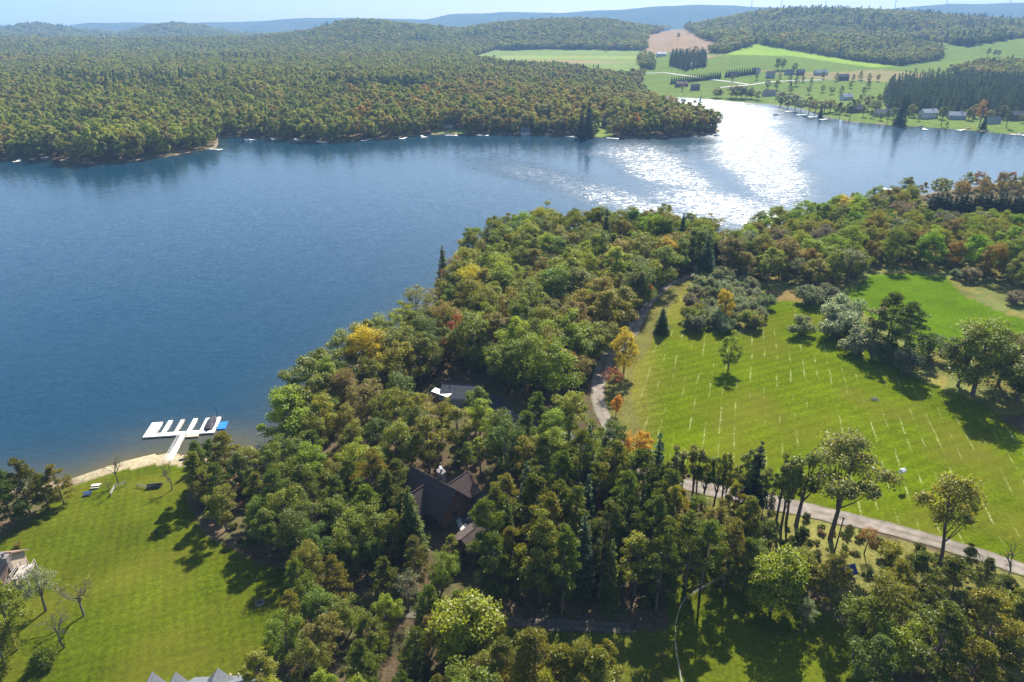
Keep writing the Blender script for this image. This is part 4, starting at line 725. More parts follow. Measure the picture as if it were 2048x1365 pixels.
# ------------------------------------------------------------------ buildings
def gable(root, L, W, he, hr, wall, roof, over=.5, x0=0., y0=0., name='', thick=.22, windows=True, chimneys=(), door=True, trim=True):
    TR = M['dark_trim'] if wall is M['siding_brown'] else M['trim']
    """a gabled block along local x, centred at x0,y0 under root; walls, roof (> chimney), windows (> pane), door (> handle)"""
    l, w_ = L/2, W/2; mb = MB()
    v = [(x0-l,y0-w_,-1),(x0+l,y0-w_,-1),(x0+l,y0+w_,-1),(x0-l,y0+w_,-1),(x0-l,y0-w_,he),(x0+l,y0-w_,he),(x0+l,y0+w_,he),(x0-l,y0+w_,he),(x0-l,y0,hr-.05),(x0+l,y0,hr-.05)]
    mb.add(v, [(0,1,5,4),(2,3,7,6),(0,4,8,7,3),(1,2,6,9,5),(4,5,9,8),(6,7,8,9)]); mb.build('wall', wall, root)
    sl_ = (hr-he)/w_; rf = MB(); e = over
    for s in (-1, 1):
        ye = y0+s*(w_+e); ze = he-sl_*e
        rf.add([(x0-l-e,ye,ze+.06),(x0+l+e,ye,ze+.06),(x0+l+e,y0,hr+.06),(x0-l-e,y0,hr+.06),(x0-l-e,ye,ze+.06+thick),(x0+l+e,ye,ze+.06+thick),(x0+l+e,y0,hr+.06+thick),(x0-l-e,y0,hr+.06+thick)],
          [(0,3,2,1),(4,5,6,7),(0,1,5,4),(1,2,6,5),(3,0,4,7)])
    ro = rf.build('roof', roof, root)
    if trim:
        MB().tube([(x0-l-e,y0,hr+.06+thick),(x0+l+e,y0,hr+.06+thick)], .11, 5).build('ridge_cap', roof, ro)
        for s in (-1, 1): MB().tube([(x0-l-e,y0+s*(w_+e),he-sl_*e+.05),(x0+l+e,y0+s*(w_+e),he-sl_*e+.05)], .08, 5).build('gutter', TR, ro)
    for cx, cy, ch in chimneys:
        m_ = MB().box(x0+cx-.55,x0+cx+.55,y0+cy-.45,y0+cy+.45,he,hr+ch); m_.box(x0+cx-.7,x0+cx+.7,y0+cy-.6,y0+cy+.6,hr+ch,hr+ch+.18); m_.build('chimney', M['stone'], ro)
        MB().tube([(x0+cx,y0+cy,hr+ch+.15),(x0+cx,y0+cy,hr+ch+.7),(x0+cx,y0+cy,hr+ch+.95)], [.22,.22,.34], 8).build('chimney_cap', M['steel'], ro)
    if windows:
        nst = max(1, int(he//2.6)); nw = max(2, int(L//3.2))
        for s in (-1, 1):
            for st in range(nst):
                for i in range(nw):
                    cx = x0-l+L*(i+.5)/nw; z0 = .9+2.7*st; yy = y0+s*w_
                    if door and s == -1 and st == 0 and i == nw//2:
                        d_ = MB().box(cx-.5,cx+.5,min(yy,yy+s*.06),max(yy,yy+s*.06),0,2.1).build('door', M['siding_tan'], root); MB().box(cx+.3,cx+.38,min(yy,yy+s*.12),max(yy,yy+s*.12),1,1.08).build('handle', M['steel'], d_); continue
                    f_ = MB().box(cx-.6,cx+.6,min(yy,yy+s*.05),max(yy,yy+s*.05),z0,z0+1.3).build('window', TR, root); MB().box(cx-.5,cx+.5,min(yy,yy+s*.075),max(yy,yy+s*.075),z0+.1,z0+1.2).build('pane', M['glass'], f_)
        for s in (-1, 1):
            xx = x0+s*l; f_ = MB().box(min(xx,xx+s*.05),max(xx,xx+s*.05),y0-.8,y0+.8,he*.45,he*.45+1.2).build('window', TR, root); MB().box(min(xx,xx+s*.075),max(xx,xx+s*.075),y0-.7,y0+.7,he*.45+.1,he*.45+1.1).build('pane', M['glass'], f_)
    return ro
def deck(root, x0, x1, y0, y1, z, m_, rail=True):
    n_ = max(2, int((x1-x0)/.9))
    for i in range(n_): MB().box(x0+(x1-x0)*i/n_+.02, x0+(x1-x0)*(i+1)/n_-.02, y0, y1, z-.12, z).build('deck_board', m_, root)
    for a, b_ in ((x0,y0),(x1,y0),(x0,y1),(x1,y1),((x0+x1)/2,y0),((x0+x1)/2,y1)): MB().box(a-.08,a+.08,b_-.08,b_+.08,-1,z+1.0).build('deck_post', m_, root)
    for zz in (.5, .95):
        for a0, b0, a1, b1 in ((x0,y0,x1,y0),(x0,y0,x0,y1),(x1,y0,x1,y1)): MB().tube([(a0,b0,z+zz),(a1,b1,z+zz)], .05, 4).build('deck_rail', m_, root)
def ridge_from_px(p0, p1, hr):               # ridge ends in pixels, hr over the ground -> centre, angle, length
    zg = hz(*P((p0[0]+p1[0])/2, (p0[1]+p1[1])/2, 6+hr)[:2]); a = P(*p0, zg+hr)[:2]; b_ = P(*p1, zg+hr)[:2]; c_ = (a+b_)/2
    return np.array([*c_, zg]), math.atan2(*(b_-a)[::-1]), float(np.hypot(*(b_-a)))
# the brown house in the wood
c0, a0, L0 = ridge_from_px((822,933),(914,982), 7.6); print('house', c0, math.degrees(a0), L0)
hs = thing('brown_house', c0, a0, 'dark brown house with steep crossing gables and stone chimneys in the wood', 'house')
gable(hs, L0-1.4, 7.2, 3.4, 7.4, M['siding_brown'], M['roof_brown'], .6, chimneys=((.6,1.6,.9),(-.6,2.6,.2)))
sub = []
def cross(root, x, y, L, W, he, hr, ang, **kw):
    e_ = MB(); ca, sa = math.cos(ang), math.sin(ang); objs = set(root.children)
    gable(root, L, W, he, hr, M['siding_brown'], M['roof_brown'], .5, **kw)
    for o in root.children:
        if o not in objs: o.rotation_euler = (0,0,ang); o.location = (x,y,0)
cross(hs, -1.2, -4.6, 6.0, 4.6, 3.2, 6.1, math.pi/2, door=False); cross(hs, 2.2, 4.2, 5.0, 5.6, 3.2, 6.0, math.pi/2, door=False)
c1, a1, L1 = ridge_from_px((922,1081),(967,1044), 4.7)
gr = thing('garage', c1, a1, 'brown gabled garage with plain roof beside the paved drive', 'garage')
gable(gr, L1-.8, 5.6, 2.7, 4.6, M['siding_brown'], M['roof_brown'], .4)
# cabin with a white porch roof
c2, a2_, L2 = ridge_from_px((888,768),(955,772), 4.4)
cb = thing('cabin', c2, a2_, 'weathered grey roofed cabin with bright white porch roof in the lakeside wood', 'cabin')
gable(cb, L2, 6.6, 2.5, 4.3, M['siding_grey'], M['roof_dark'], .5)
c3 = P(882,786,c2[2]+2.9)[:2]-c2[:2]; ca_, sa_ = math.cos(-a2_), math.sin(-a2_); lx_, ly_ = c3[0]*ca_-c3[1]*sa_, c3[0]*sa_+c3[1]*ca_
MB().add([(lx_-2.6,ly_+.3,2.9),(lx_+2.2,ly_-2.3,2.9),(lx_+2.9,ly_-.6,3.1),(lx_-1.9,ly_+2.0,3.1),(lx_-2.6,ly_+.3,3.0),(lx_+2.2,ly_-2.3,3.0),(lx_+2.9,ly_-.6,3.2),(lx_-1.9,ly_+2.0,3.2)], [(3,2,1,0),(4,5,6,7),(0,1,5,4),(1,2,6,5),(2,3,7,6),(3,0,4,7)]).build('porch_roof', M['white'], cb)
for q in ((lx_-2.4,ly_+.3),(lx_+2.1,ly_-2.1),(lx_+2.7,ly_-.6),(lx_-1.8,ly_+1.8)): MB().box(q[0]-.07,q[0]+.07,q[1]-.07,q[1]+.07,-1,2.95).build('porch_post', M['wood'], cb)
# tan-roofed house at the lawn's edge
c4, a4, L4 = ridge_from_px((-130,1120),(22,1104), 6.2)
th_ = thing('tan_house', c4, a4, 'tan roofed house with brick chimney and white railed deck on the lawn', 'house')
gable(th_, L4-1, 7.4, 3.2, 5.8, M['siding_tan'], M['roof_tan'], .5, chimneys=((L4/2-.6,-1.2,.4),)); cross_x = L4/2-3.5
objs = set(th_.children); gable(th_, 5.0, 4.6, 2.7, 4.6, M['siding_tan'], M['roof_tan'], .45, door=False)
for o in th_.children:
    if o not in objs: o.rotation_euler = (0,0,math.pi/2); o.location = (cross_x-2.0,-4.6,0)
deck(th_, L4/2-.1, L4/2+2.2, -2.2, 1.2, 2.2, M['wood'])
# grey-roofed house whose roofs rise into the bottom of the frame
c5, a5, L5 = ridge_from_px((372,1378),(480,1374), 6.4)
gh = thing('grey_house', c5, a5, 'grey shingled house with several gables and a wooden deck below the lawn', 'house')
gable(gh, L5+1.5, 8.0, 3.2, 6.2, M['siding_white'], M['roof_grey'], .4)
def to_local(px, py, zz, c_, a_):
    d = P(px, py, c_[2]+zz)[:2]-c_[:2]; return d[0]*math.cos(-a_)-d[1]*math.sin(-a_), d[0]*math.sin(-a_)+d[1]*math.cos(-a_)
for px in (305, 352, 436):
    lx_, ly_ = to_local(px, 1352 if px != 436 else 1344, 6.0, c5, a5); objs = set(gh.children); gable(gh, 7.0, 4.2 if px != 436 else 5.0, 3.2, 6.1, M['siding_white'], M['roof_grey'], .35, door=False, windows=False)
    for o in gh.children:
        if o not in objs: o.rotation_euler = (0,0,math.pi/2); o.location = (lx_, ly_-3.6, 0)
lx_, ly_ = to_local(476, 1352, 3.4, c5, a5); deck(gh, lx_-.9, lx_+1.3, ly_-5, ly_-.1, 3.0, M['tan_deck'])
# dark house by the end of the lane
b_ = G(1441,520); dh = thing('lane_house', b_, .5, 'very dark house half hidden by the blue green spruce at the lane end', 'house'); gable(dh, 8, 7, 4.5, 8.5, M['black'], M['roof_dark'], .5)
# far houses
FH = [(1855,236,20,9,5.4,'siding_white','roof_light',.15,'bright grey roofed two storey lake house on the far lawn'),(1912,238,19,9,3.6,'siding_grey','roof_light',-.3,'long low pale roofed lake house next to the two storey one'),(2030,240,15,9,5,'siding_brown','roof_dark',.1,'dark lake house beside the last far dock'),
 (1765,232,22,9,3,'siding_grey','roof_grey',.05,'low grey lake house behind the far lawn shrubs'),(1712,225,18,9,4,'siding_brown','roof_dark',.2,'dark lake house near the plantation corner'),(1692,200,17,8,4,'siding_white','roof_light',.3,'white lake house with pale roof above the shore trees'),
 (1538,192,19,9,3.6,'siding_grey','roof_dark',.1,'dark roofed house by the village shore'),(1540,155,14,9,5.4,'siding_grey','roof_dark',.0,'tall grey house above the village lane'),(1468,153,19,8,3.4,'siding_brown','roof_dark',.05,'dark house below the second evergreen screen'),
 (1512,146,13,8,4,'siding_white','roof_grey',.2,'small white house in the second evergreen screen'),(1363,173,22,9,3.6,'siding_brown','roof_tan',.1,'brown roofed house below the evergreen screen'),(1390,180,16,9,4.6,'siding_brown','roof_dark',-.2,'dark house at the inlet end of the village'),
 (1578,149,16,8,3.6,'siding_grey','roof_dark',.1,'dark grey house beside the round dark tree'),(1600,150,13,8,4.6,'siding_brown','roof_grey',.0,'brown house at the middle of the village row'),(1641,150,24,8,3.4,'siding_grey','roof_light',.0,'long pale roofed house in the village row'),
 (1686,160,17,9,4.4,'siding_brown','roof_dark',-.1,'dark house at the end of the village row'),(1985,247,13,8,3,'siding_grey','roof_grey',.0,'small grey lake house behind the rust brown tree'),
 (934,197,13,8,5,'siding_white','roof_grey',.3,'white farmhouse in a clearing of the far forest'),(895,255,14,8,3.4,'siding_grey','roof_dark',.0,'grey cottage above the far lawn by the water'),(1215,254,12,8,4,'siding_brown','roof_dark',.2,'brown cottage beside the towering far pine'),
 (1322,113,24,10,5,'siding_white','roof_light',.0,'white barn on the far farmland'),(1345,112,12,8,4,'siding_white','roof_light',.1,'small white shed beside the far barn'),(1384,134,10,8,4,'siding_white','roof_light',.1,'white cottage in front of the dark pine clump'),
 (1050,270,9,6,3,'siding_white','roof_grey',.1,'small white boathouse under the orange shore trees')]
for px,py,L,W,he,wl,rf_,rz,lb in FH:
    o = thing('barn' if 'barn' in lb else ('shed' if 'shed' in lb else ('boathouse' if 'boathouse' in lb else 'house')), farpos(px,py), rz, lb, 'barn' if 'barn' in lb else 'house'); gable(o, L*.8, W, he, he+3.2, M[wl], M[rf_], .5, chimneys=((L*.2,.5,.6),) if L > 15 else (), trim=False)

# ------------------------------------------------------------------ the dock
pa, pb = P(285,875,.45)[:2], P(428,865,.45)[:2]; ang = math.atan2(*(pb-pa)[::-1]); e1 = (pb-pa)/np.hypot(*(pb-pa)); e2 = np.array([-e1[1], e1[0]])
dk = thing('dock', (*pa, 0), ang, 'white floating dock with six fingers and a long gangway on the lake', 'dock'); LB = float(np.hypot(*(pb-pa)))
def loc(px, py, z=.45):
    d = P(px, py, z)[:2]-pa; return float(d@e1), float(d@e2)
for i in range(6): MB().box(LB*i/6+.02, LB*(i+1)/6-.02, 0, 1.5, .12, .45).build('deck_section', M['white_deck'], dk)
FNG = [(290,306,310,320,'white_deck'),(325,332,0,0,'white_deck'),(350,356,0,0,'grey_deck'),(376,381,0,0,'white_deck'),(401,405,0,0,'white_deck'),(424,430,0,0,'white_deck')]
TIPY = [845,841,839,837,836,834]; tips = [312,341,366,390,413,439]
for k_, (bx, tx, ty) in enumerate(zip([298,329,353,378,403,428], tips, TIPY)):
    x0_ = loc(bx, 862)[0]; y1_ = loc(tx, ty)[1]; wd = 2.6 if k_ == 0 else 1.05; xa = .02 if k_ == 0 else x0_-wd/2; xa = LB-wd-.02 if k_ == 5 else xa
    f_ = MB().box(xa, xa+wd, 1.53, y1_, .12, .44).build('finger', M['grey_deck' if k_ == 2 else 'white_deck'], dk)
    for yy in (2.2, y1_-.2): MB().tube([(xa+wd+.08,yy,-1.5),(xa+wd+.08,yy,1.1)], .05, 6).build('post', M['steel'], f_)
    if k_ == 0: MB().box(xa+.25, xa+wd-.25, 2.0, y1_-.4, .45, .50).build('inlay', M['grey_deck'], f_)
xw = loc(367,869)[0]; yb = loc(335,926,.6)[1]; nW = 7
for i in range(nW): MB().box(xw-.7, xw+.7, yb+(0-yb)*i/nW+.02, yb+(0-yb)*(i+1)/nW-.02, .25, .52).build('gangway_section', M['white_deck' if i < 4 else 'grey_deck'], dk)
for s in (-.74, .74):
    for zz in (.9, 1.35): MB().tube([(xw+s,yb,zz),(xw+s,-.1,zz)], .03, 5).build('handrail', M['white'], dk)
    for i in range(9): MB().tube([(xw+s,yb-yb*i/8.2,.2),(xw+s,yb-yb*i/8.2,1.35)], .03, 5).build('rail_post', M['white'], dk)
lx_, ly_ = loc(378,872); MB().box(xw+.85, xw+3.6, -1.15, -.15, .1, .4).build('low_step', M['tan_deck'], dk)
# covered boat in the last slip
def boat(root, L, W, hullm, coverm, z=.0, windscreen=True):
    st = [(-.5,.9,.55),(-.25,1,.6),(0,1,.65),(.25,.85,.72),(.42,.5,.8),(.5,.06,.86)]; v = []; f = []
    for t, wf, hh in st: v += [(t*L,-wf*W/2,hh*.9),(t*L,-wf*W*.32,-.05),(t*L,wf*W*.32,-.05),(t*L,wf*W/2,hh*.9)]
    for i in range(len(st)-1):
        for j in range(3): f.append((i*4+j,(i+1)*4+j,(i+1)*4+j+1,i*4+j+1))
        f.append((i*4+3,(i+1)*4+3,(i+1)*4,i*4))
    f += [(0,1,2,3),(len(st)*4-4,len(st)*4-1,len(st)*4-2,len(st)*4-3)]; MB().add(v, f).build('hull', hullm, root)
    v = []; f = []; cs = [(-.5,.88,.62,.9),(-.3,1.02,.66,1.25),(-.05,1.02,.7,1.45),(.12,.98,.74,1.5),(.28,.78,.8,1.1),(.45,.4,.84,.95)]
    for t, wf, h0, h1 in cs: v += [(t*L,-wf*W/2,h0*.88),(t*L,-wf*W*.25,h1*.95),(t*L,0,h1),(t*L,wf*W*.25,h1*.95),(t*L,wf*W/2,h0*.88)]
    for i in range(len(cs)-1):
        for j in range(4): f.append((i*5+j,(i+1)*5+j,(i+1)*5+j+1,i*5+j+1))
    f += [(0,1,2,3,4),(29,28,27,26,25)]; MB().add(v, f).build('cover', coverm, root)
bx0, by0 = (loc(403,860)[0]+LB)/2, (loc(428,860)[1]+loc(439,834)[1])/2+.2; bw = pa+e1*(bx0-.1)+e2*by0
bt = thing('motor_boat', (*bw, 0), ang+math.pi/2, 'covered dark motor boat moored in the end slip of the dock', 'boat'); boat(bt, 6.3, 2.3, M['black'], M['cover'])
for s in (-1, 1): MB().tube([(.3,s*1.0,.7),(.1,s*.9,2.1),(.1,0,2.3)], .05, 5).build('tower_tube', M['black'], bt)
MB().box(-3.5,-3.15,-.25,.25,-.3,1.1).build('outboard_motor', M['black'], bt); MB().tube([(2.6,-.9,.6),(2.6,-.9,3.6)], .07, 5).build('flag_pole', M['black'], bt)
fm = thing('swim_mat', (*(pa+e1*(LB+1.15)+e2*3.6), 0), ang, 'bright blue foam swim mat floating beside the end of the dock', 'mat'); MB().box(-.95,.95,-1.9,1.5,.02,.28).build('pad', M['blue'], fm)
for i in range(3): MB().tube([(-.9,-1.2+i*1.1,.29),(.9,-1.2+i*1.1,.29)], .05, 5).build('strap', M['tarp'], fm)
b_ = G(376,918); cn = thing('rowing_boat', b_, math.radians(35), 'dark upturned rowing boat lying on the beach by the small spruce', 'boat')
v = []; f = []
for t, wf in ((-1.9,.05),(-1.2,.55),(0,.7),(1.2,.55),(1.9,.05)): v += [(t,-wf,.02),(t,-wf*.6,.38),(t,0,.5),(t,wf*.6,.38),(t,wf,.02)]
for i in range(4):
    for j in range(4): f.append((i*5+j,(i+1)*5+j,(i+1)*5+j+1,i*5+j+1))
MB().add(v, f).build('hull', M['cover'], cn); MB().tube([(-1.9,0,.5),(0,0,.54),(1.9,0,.5)], .05, 5).build('keel', M['wood'], cn)
# lawn furniture
def picnic(px, py, m_, lb, rz, s=1.0):
    o = thing('picnic_table', G(px,py), rz, lb, 'table'); o.scale = (s,)*3
    for i in range(3): MB().box(-1,1,-.42+.29*i,-.16+.29*i,.72,.77).build('top_board', m_, o)
    for q in (-1, 1):
        MB().box(-1,1,q*.78-.14,q*.78+.14,.42,.47).build('bench_board', m_, o)
        for xx in (-.75,.75): MB().tube([(xx,q*.75,0),(xx,q*.2,.72)], .05, 4).build('leg', m_, o)
picnic(193,975,M['trim'],'pale picnic table on the grass by the shore',.15,.85); picnic(176,990,M['tarp'],'dark blue picnic table near the lakeshore pines',.2,.75)
def chair(px, py, m_, lb, gp, rz):
    o = thing('garden_chair', G(px,py), rz, lb, 'chair', gp); MB().box(-.35,.35,-.35,.3,.32,.38).build('seat', m_, o)
    MB().add([(-.35,.28,.36),(.35,.28,.36),(.35,.6,1.1),(-.35,.6,1.1),(-.35,.33,.36),(.35,.33,.36),(.35,.66,1.1),(-.35,.66,1.1)], [(0,1,2,3),(7,6,5,4),(0,4,5,1),(1,5,6,2),(2,6,7,3),(3,7,4,0)]).build('backrest', m_, o)
    for s in (-1, 1):
        MB().box(s*.42-.07,s*.42+.07,-.4,.35,.58,.62).build('armrest', m_, o)
        for yy in (-.33,.3): MB().box(s*.4-.04,s*.4+.04,yy-.04,yy+.04,0,.58).build('leg', m_, o)
for i in range(5): chair(301+i*5.0, 974-i*.5, M['cover'], 'dark garden chair in the row facing the lake', 'garden chairs facing the lake', math.pi+.1*i)
def rails(name, pts, lb, m_, h=1.1, step=2.6, nr=2, world=False, cat='fence', rad=.07):
    W = np.array(pts if world else [G(*p)[:2] for p in pts]); t = np.r_[0, np.cumsum(np.hypot(*np.diff(W, axis=0).T))]; k = max(2, int(t[-1]/step)+1); s = np.linspace(0, t[-1], k)
    x = np.interp(s, t, W[:,0]); y = np.interp(s, t, W[:,1]); z = height(x, y); o = thing(name, (x[0], y[0], z[0]), 0, lb, cat); rnd = random.Random(3)
    for i in range(k): MB().tube([(x[i]-x[0],y[i]-y[0],z[i]-z[0]-.4),(x[i]-x[0],y[i]-y[0],z[i]-z[0]+h)], rad*1.2, 5).build('post', m_, o)
    for i in range(k-1):
        for j in range(nr):
            zz = h*(.9-.42*j); MB().tube([(x[i]-x[0],y[i]-y[0],z[i]-z[0]+zz+rnd.uniform(-.05,.05)),(x[i+1]-x[0],y[i+1]-y[0],z[i+1]-z[0]+zz+rnd.uniform(-.05,.05))], rad, 5).build('rail', m_, o)
    return o
rails('rail_fence', [(1470,1148),(1412,1176),(1364,1206),(1352,1240),(1348,1276),(1352,1312),(1359,1352),(1368,1400),(1380,1460)], 'weathered split rail fence curving across the shaded yard', M['wood'], .95, 2.8, 2, rad=.036)
rails('rail_fence', [(222,993),(234,972),(252,970)], 'short angled rail fence by the leafless shore tree', M['wood'], 1.0, 2.0, 2); rails('rail_fence', [(276,974),(298,979),(318,974)], 'low dark rail in front of the garden chairs', M['wood'], .8, 2.0, 2)
rails('rail_fence', [(1560,1165),(1640,1158),(1700,1150)], 'short rail fence behind the lime green tree', M['wood'], 1.1, 3, 2)
b_ = G(520,1208); fp = thing('fire_pit', b_, 0, 'round stone fire pit on the lower lawn', 'fire pit'); rnd = random.Random(5)
for i in range(13):
    a = i*2*math.pi/13; MB().tube([(math.cos(a)*.62,math.sin(a)*.62,0),(math.cos(a)*.62,math.sin(a)*.62,.22),(math.cos(a)*.6,math.sin(a)*.6,.34)], [.17,.16,.09], 6).build('stone', M['stone'], fp)
MB().tube([(0,0,.01),(0,0,.05)], [.5,.48], 12).build('ash_bed', M['asphalt'], fp)
b_ = G(313,1070); gl = thing('grill', b_, .3, 'small dark kettle grill standing on the lawn', 'grill'); MB().tube([(0,0,.6),(0,0,.75),(0,0,.95),(0,0,1.1)], [.25,.42,.38,.1], 10).build('bowl', M['black'], gl)
for a in (0,2.1,4.2): MB().tube([(math.cos(a)*.4,math.sin(a)*.4,0),(math.cos(a)*.15,math.sin(a)*.15,.65)], .03, 4).build('leg', M['black'], gl)
# roadside and field things
b_ = G(1669,1104); up_ = thing('utility_pole', b_, 0, 'bare wooden utility pole beside the tallest roadside tree', 'pole'); hh = top_h(b_, 1037); MB().tube([(0,0,-.5),(.1,0,hh)], [.15,.10], 8).build('shaft', M['bark'], up_); MB().box(-.06,.25,-.1,.1,hh-.15,hh+.05).build('insulator', M['black'], up_)
b_ = G(1797,970); bh = thing('martin_house', b_, .4, 'white bird house on a tall pole in the hay field', 'bird house'); hh = 3.0; MB().tube([(0,0,-.3),(0,0,hh)], .05, 6).build('pole', M['steel'], bh)
bx_ = MB().box(-.45,.45,-.35,.35,hh,hh+.6).build('box', M['white'], bh); MB().add([(-.55,-.45,hh+.58),(.55,-.45,hh+.58),(.55,.45,hh+.58),(-.55,.45,hh+.58),(-.55,0,hh+.95),(.55,0,hh+.95)], [(0,3,2,1),(0,1,5,4),(2,3,4,5),(0,4,3),(1,2,5)]).build('roof', M['white'], bh)
for s in (-1,1): MB().tube([(s*.5,0,hh+.2),(s*.95,0,hh+.05)], [.2,.14], 8).build('gourd', M['white'], bh)
b_ = G(1303,1000); cr_ = thing('parked_car', b_, .6, 'white car parked among the trees near the road bend', 'car')
v = []; prof = [(-2.2,.45),(-2.2,.9),(-1.9,1.0),(-1.3,1.5),(.5,1.5),(1.2,1.0),(2.1,.85),(2.2,.45)]
n_ = len(prof); MB().add([(x_,-.88,z_) for x_, z_ in prof]+[(x_,.88,z_) for x_, z_ in prof], [tuple(range(n_)), tuple(range(2*n_-1,n_-1,-1))]+[(i,n_+i,n_+(i+1)%n_,(i+1)%n_) for i in range(n_)]).build('body', M['car_white'], cr_)
for s in (-1,1): MB().add([(-1.2,s*.885,1.05),(.9,s*.885,1.05),(.45,s*.885,1.42),(-1.1,s*.885,1.42)], [(0,1,2,3)]).build('side_window', M['glass'], cr_)
for xx in (-1.4,1.35):
    for s in (-1,1):
        t_ = MB().tube([(xx,s*.7,.34),(xx,s*.92,.34)], .34, 12).build('wheel', M['tyre'], cr_); MB().tube([(xx,s*.92,.34),(xx,s*.94,.34)], .2, 8).build('rim', M['steel'], t_)
b_ = G(1692,1146); tp = thing('tarp_shelter', b_, .3, 'deep blue tarp shelter in the grove beside the dry meadow', 'tent'); MB().add([(-1.5,-1.1,.3),(1.5,-1.1,.3),(1.5,1.1,.3),(-1.5,1.1,.3),(-1.4,0,1.7),(1.4,0,1.7)], [(0,1,5,4),(2,3,4,5)]).build('tarp', M['tarp'], tp)
for xx in (-1.4,1.4): MB().tube([(xx,0,0),(xx,0,1.72)], .04, 5).build('pole', M['wood'], tp)
b_ = G(1748,800); sp_ = thing('brush_pile', b_, .3, 'low heap of dry brush in the hay field', 'brush pile'); rnd = random.Random(9); m_ = MB()
for i in range(60):
    a = rnd.uniform(0,6.28); r_ = rnd.uniform(0,1.3); z0 = .45*(1-r_/1.4)+.06; m_.tube([(math.cos(a)*r_,math.sin(a)*r_,z0),(math.cos(a)*r_+rnd.uniform(-.6,.6),math.sin(a)*r_+rnd.uniform(-.6,.6),max(.04,z0+rnd.uniform(-.15,.1)))], .04, 4)
m_.build('twigs', M['wood'], sp_)['kind'] = 'stuff'
b_ = P(540,868); dl = thing('drift_log', (b_[0]-2.5,b_[1],0.05), 0, 'bleached fallen tree lying in the water at the wood edge', 'log'); MB().tube([(5,.5,.5),(2,.2,.15),(-1.5,-.2,.08)], [.2,.15,.06], 6).build('trunk', M['log'], dl)
for q in ((1.5,.2,.15,.2,1.4,.3),(.6,.1,.12,-.8,-1.2,.25),(2.5,.2,.2,1.2,1.5,.6)): MB().tube([q[:3],q[3:]], [.08,.03], 5).build('branch', M['log'], dl)
# ------------------------------------------------------------------ far docks, boats and the sail boat
def far_dock(px, py, L, lb, rz=math.pi/2*3, bt_=None, gp=None, w_=2.0):
    p = P(px, py, .5); o = thing('dock', (p[0],p[1],0), rz, lb, 'dock', gp); n_ = 4
    for i in range(n_): MB().box(-L/2+L*i/n_+.03, -L/2+L*(i+1)/n_-.03, -w_/2, w_/2, .35, .65).build('deck_section', M['white_deck'], o)
    MB().box(L/2+.03, L/2+2.4, -2.6, 2.6, .35, .65).build('platform', M['white_deck'], o)
    for xx in (-L/2+.5, 0, L/2-.5):
        for s in (-1,1): MB().tube([(xx,s*w_/2,-1.5),(xx,s*w_/2,1.2)], .08, 5).build('post', M['steel'], o)
DL = [(38,321,-1.2,'red brown tinted far dock beside the wooded cove'),(95,313,-1.3,'far dock under the dark trees west of the wooded point'),(428,299,-.3,'far dock at the tip of the wooded point'),(497,279,-.4,'far dock in the bay behind the wooded point'),(545,278,-.9,'far dock in the middle of the bay'),(592,279,-.9,'far dock next to the grassy bank of the bay'),(640,284,-.6,'far dock off the dark wooded headland'),
 (735,280,-2.0,'far dock east of the dark headland'),(810,276,-1.9,'far dock near the thin shoreline trees'),(845,273,-1.2,'far dock west of the cottage lawn'),(900,271,-.1,'far dock with white platform below the cottage lawn'),(962,271,-.2,'far dock east of the cottage lawn'),(1140,274,-.3,'far dock beside the towering pine'),(1222,277,-.4,'far dock below the brown cottage lawn'),
 (1580,223,-2.6,'village dock where the shore bends'),(1605,230,-2.8,'village dock next to the bend dock'),(1628,234,-2.8,'village dock west of the far dark spruce'),(1650,239,-2.6,'village dock below the far dark spruce'),(1848,258,-1.9,'far dock below the bright grey lake house'),(1925,260,-2.6,'far dock below the long low lake house'),(1978,261,-.4,'far dock next to the rust brown tree'),(2032,270,-.5,'last far dock below the dark lake house'),
 (1788,380,2.7,'pale dock beyond the wood behind the fields'),(1952,366,2.7,'pale dock beyond the dark spruce row')]
for px,py,rz,lb in DL: far_dock(px,py,9,lb,rz)
for px,py,rz,lb,hm,cm in ((1841,255,0,'white pontoon boat beside the bright lake house dock','white','cover'),(1937,259,.2,'white boat with red cover at the long house dock','white','red'),(1985,259,.3,'white boat beside the rust brown tree dock','white','white'),(2042,270,.2,'white and blue boat at the last far dock','white','tarp'),(893,270,.1,'white boat at the cottage lawn dock','white','cover'),(907,271,.1,'boat with red cover at the cottage lawn dock','white','red'),(497,282,.8,'white boat in the bay behind the wooded point','white','white'),(1590,226,.2,'dark covered boat at the village bend','white','cover'),(1612,234,.2,'low boat among the village docks','black','cover'),(1552,231,.1,'small dark boat on the glittering water','black','cover')):
    p = P(px,py); o = thing('motor_boat', (p[0],p[1],0), rz, lb, 'boat'); boat(o, 6.5, 2.5, M[hm], M[cm])
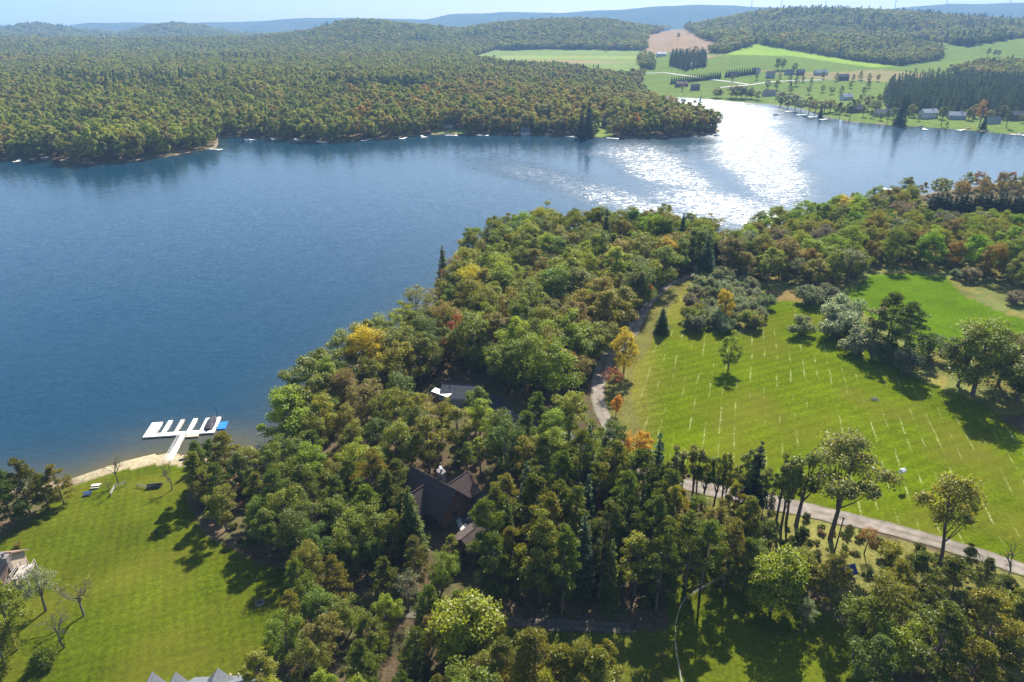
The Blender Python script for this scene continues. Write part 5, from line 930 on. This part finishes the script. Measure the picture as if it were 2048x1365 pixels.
p = P(1401,206); sb = thing('sail_boat', (p[0],p[1],0), .3, 'small sail boat with white sail on the glittering inlet', 'boat'); boat(sb, 6, 2, M['white'], M['white'])
MB().tube([(.4,0,.5),(.4,0,11)], .08, 6).build('mast', M['steel'], sb); MB().add([(.3,.05,1.5),(-2.8,.3,1.6),(.3,.05,10.6),(.3,-.02,1.5),(-2.8,.24,1.6),(.3,-.02,10.6)], [(0,1,2),(5,4,3),(0,3,4,1),(1,4,5,2)]).build('sail', M['white'], sb)
# ------------------------------------------------------------------ wind turbines on the far ridge
for i, px in enumerate((1503,1562,1651,1790,1892,2018)):
    D = 7400; x_, y_, z_ = PD(px, 14, D); zg = hz(float(x_), float(y_)); o = thing('wind_turbine', (float(x_), float(y_), zg-3), 0.4, 'white three bladed wind turbine on the distant ridge', 'wind turbine', 'wind turbines on the ridge'); Ht = 100
    MB().tube([(0,0,0),(0,0,Ht)], [4,2.2], 8).build('tower', M['white'], o); n__ = MB().box(-2.2,2.2,-6,6,Ht-1,Ht+4).build('nacelle', M['white'], o); r0 = random.uniform(0,2)
    for k_ in range(3):
        a = r0+k_*2.094; MB().tube([(0,-7,Ht+1.5),(math.sin(a)*20,-7,Ht+1.5+math.cos(a)*20),(math.sin(a)*45,-7,Ht+1.5+math.cos(a)*45)], [1.4,1.6,.4], 5).build('blade', M['white'], o)
# ------------------------------------------------------------------ air
hv = bpy.data.materials.new('haze'); hv.use_nodes = True; n = hv.node_tree.nodes; l = hv.node_tree.links; n.remove(n['Principled BSDF'])
pv = n.new('ShaderNodeVolumePrincipled'); pv.inputs['Color'].default_value = (0.36,0.62,1.0,1); pv.inputs['Density'].default_value = 1.3e-4; pv.inputs['Anisotropy'].default_value = 0.0
l.new(pv.outputs[0], n['Material Output'].inputs['Volume'])
try: hv.cycles.homogeneous_volume = True
except Exception: pass
hb = MB().box(-11500,11500,-400,13400,-5,460).build('haze', hv); tag(hb, 'thin blue autumn haze filling the valley', 'haze', kind='stuff')
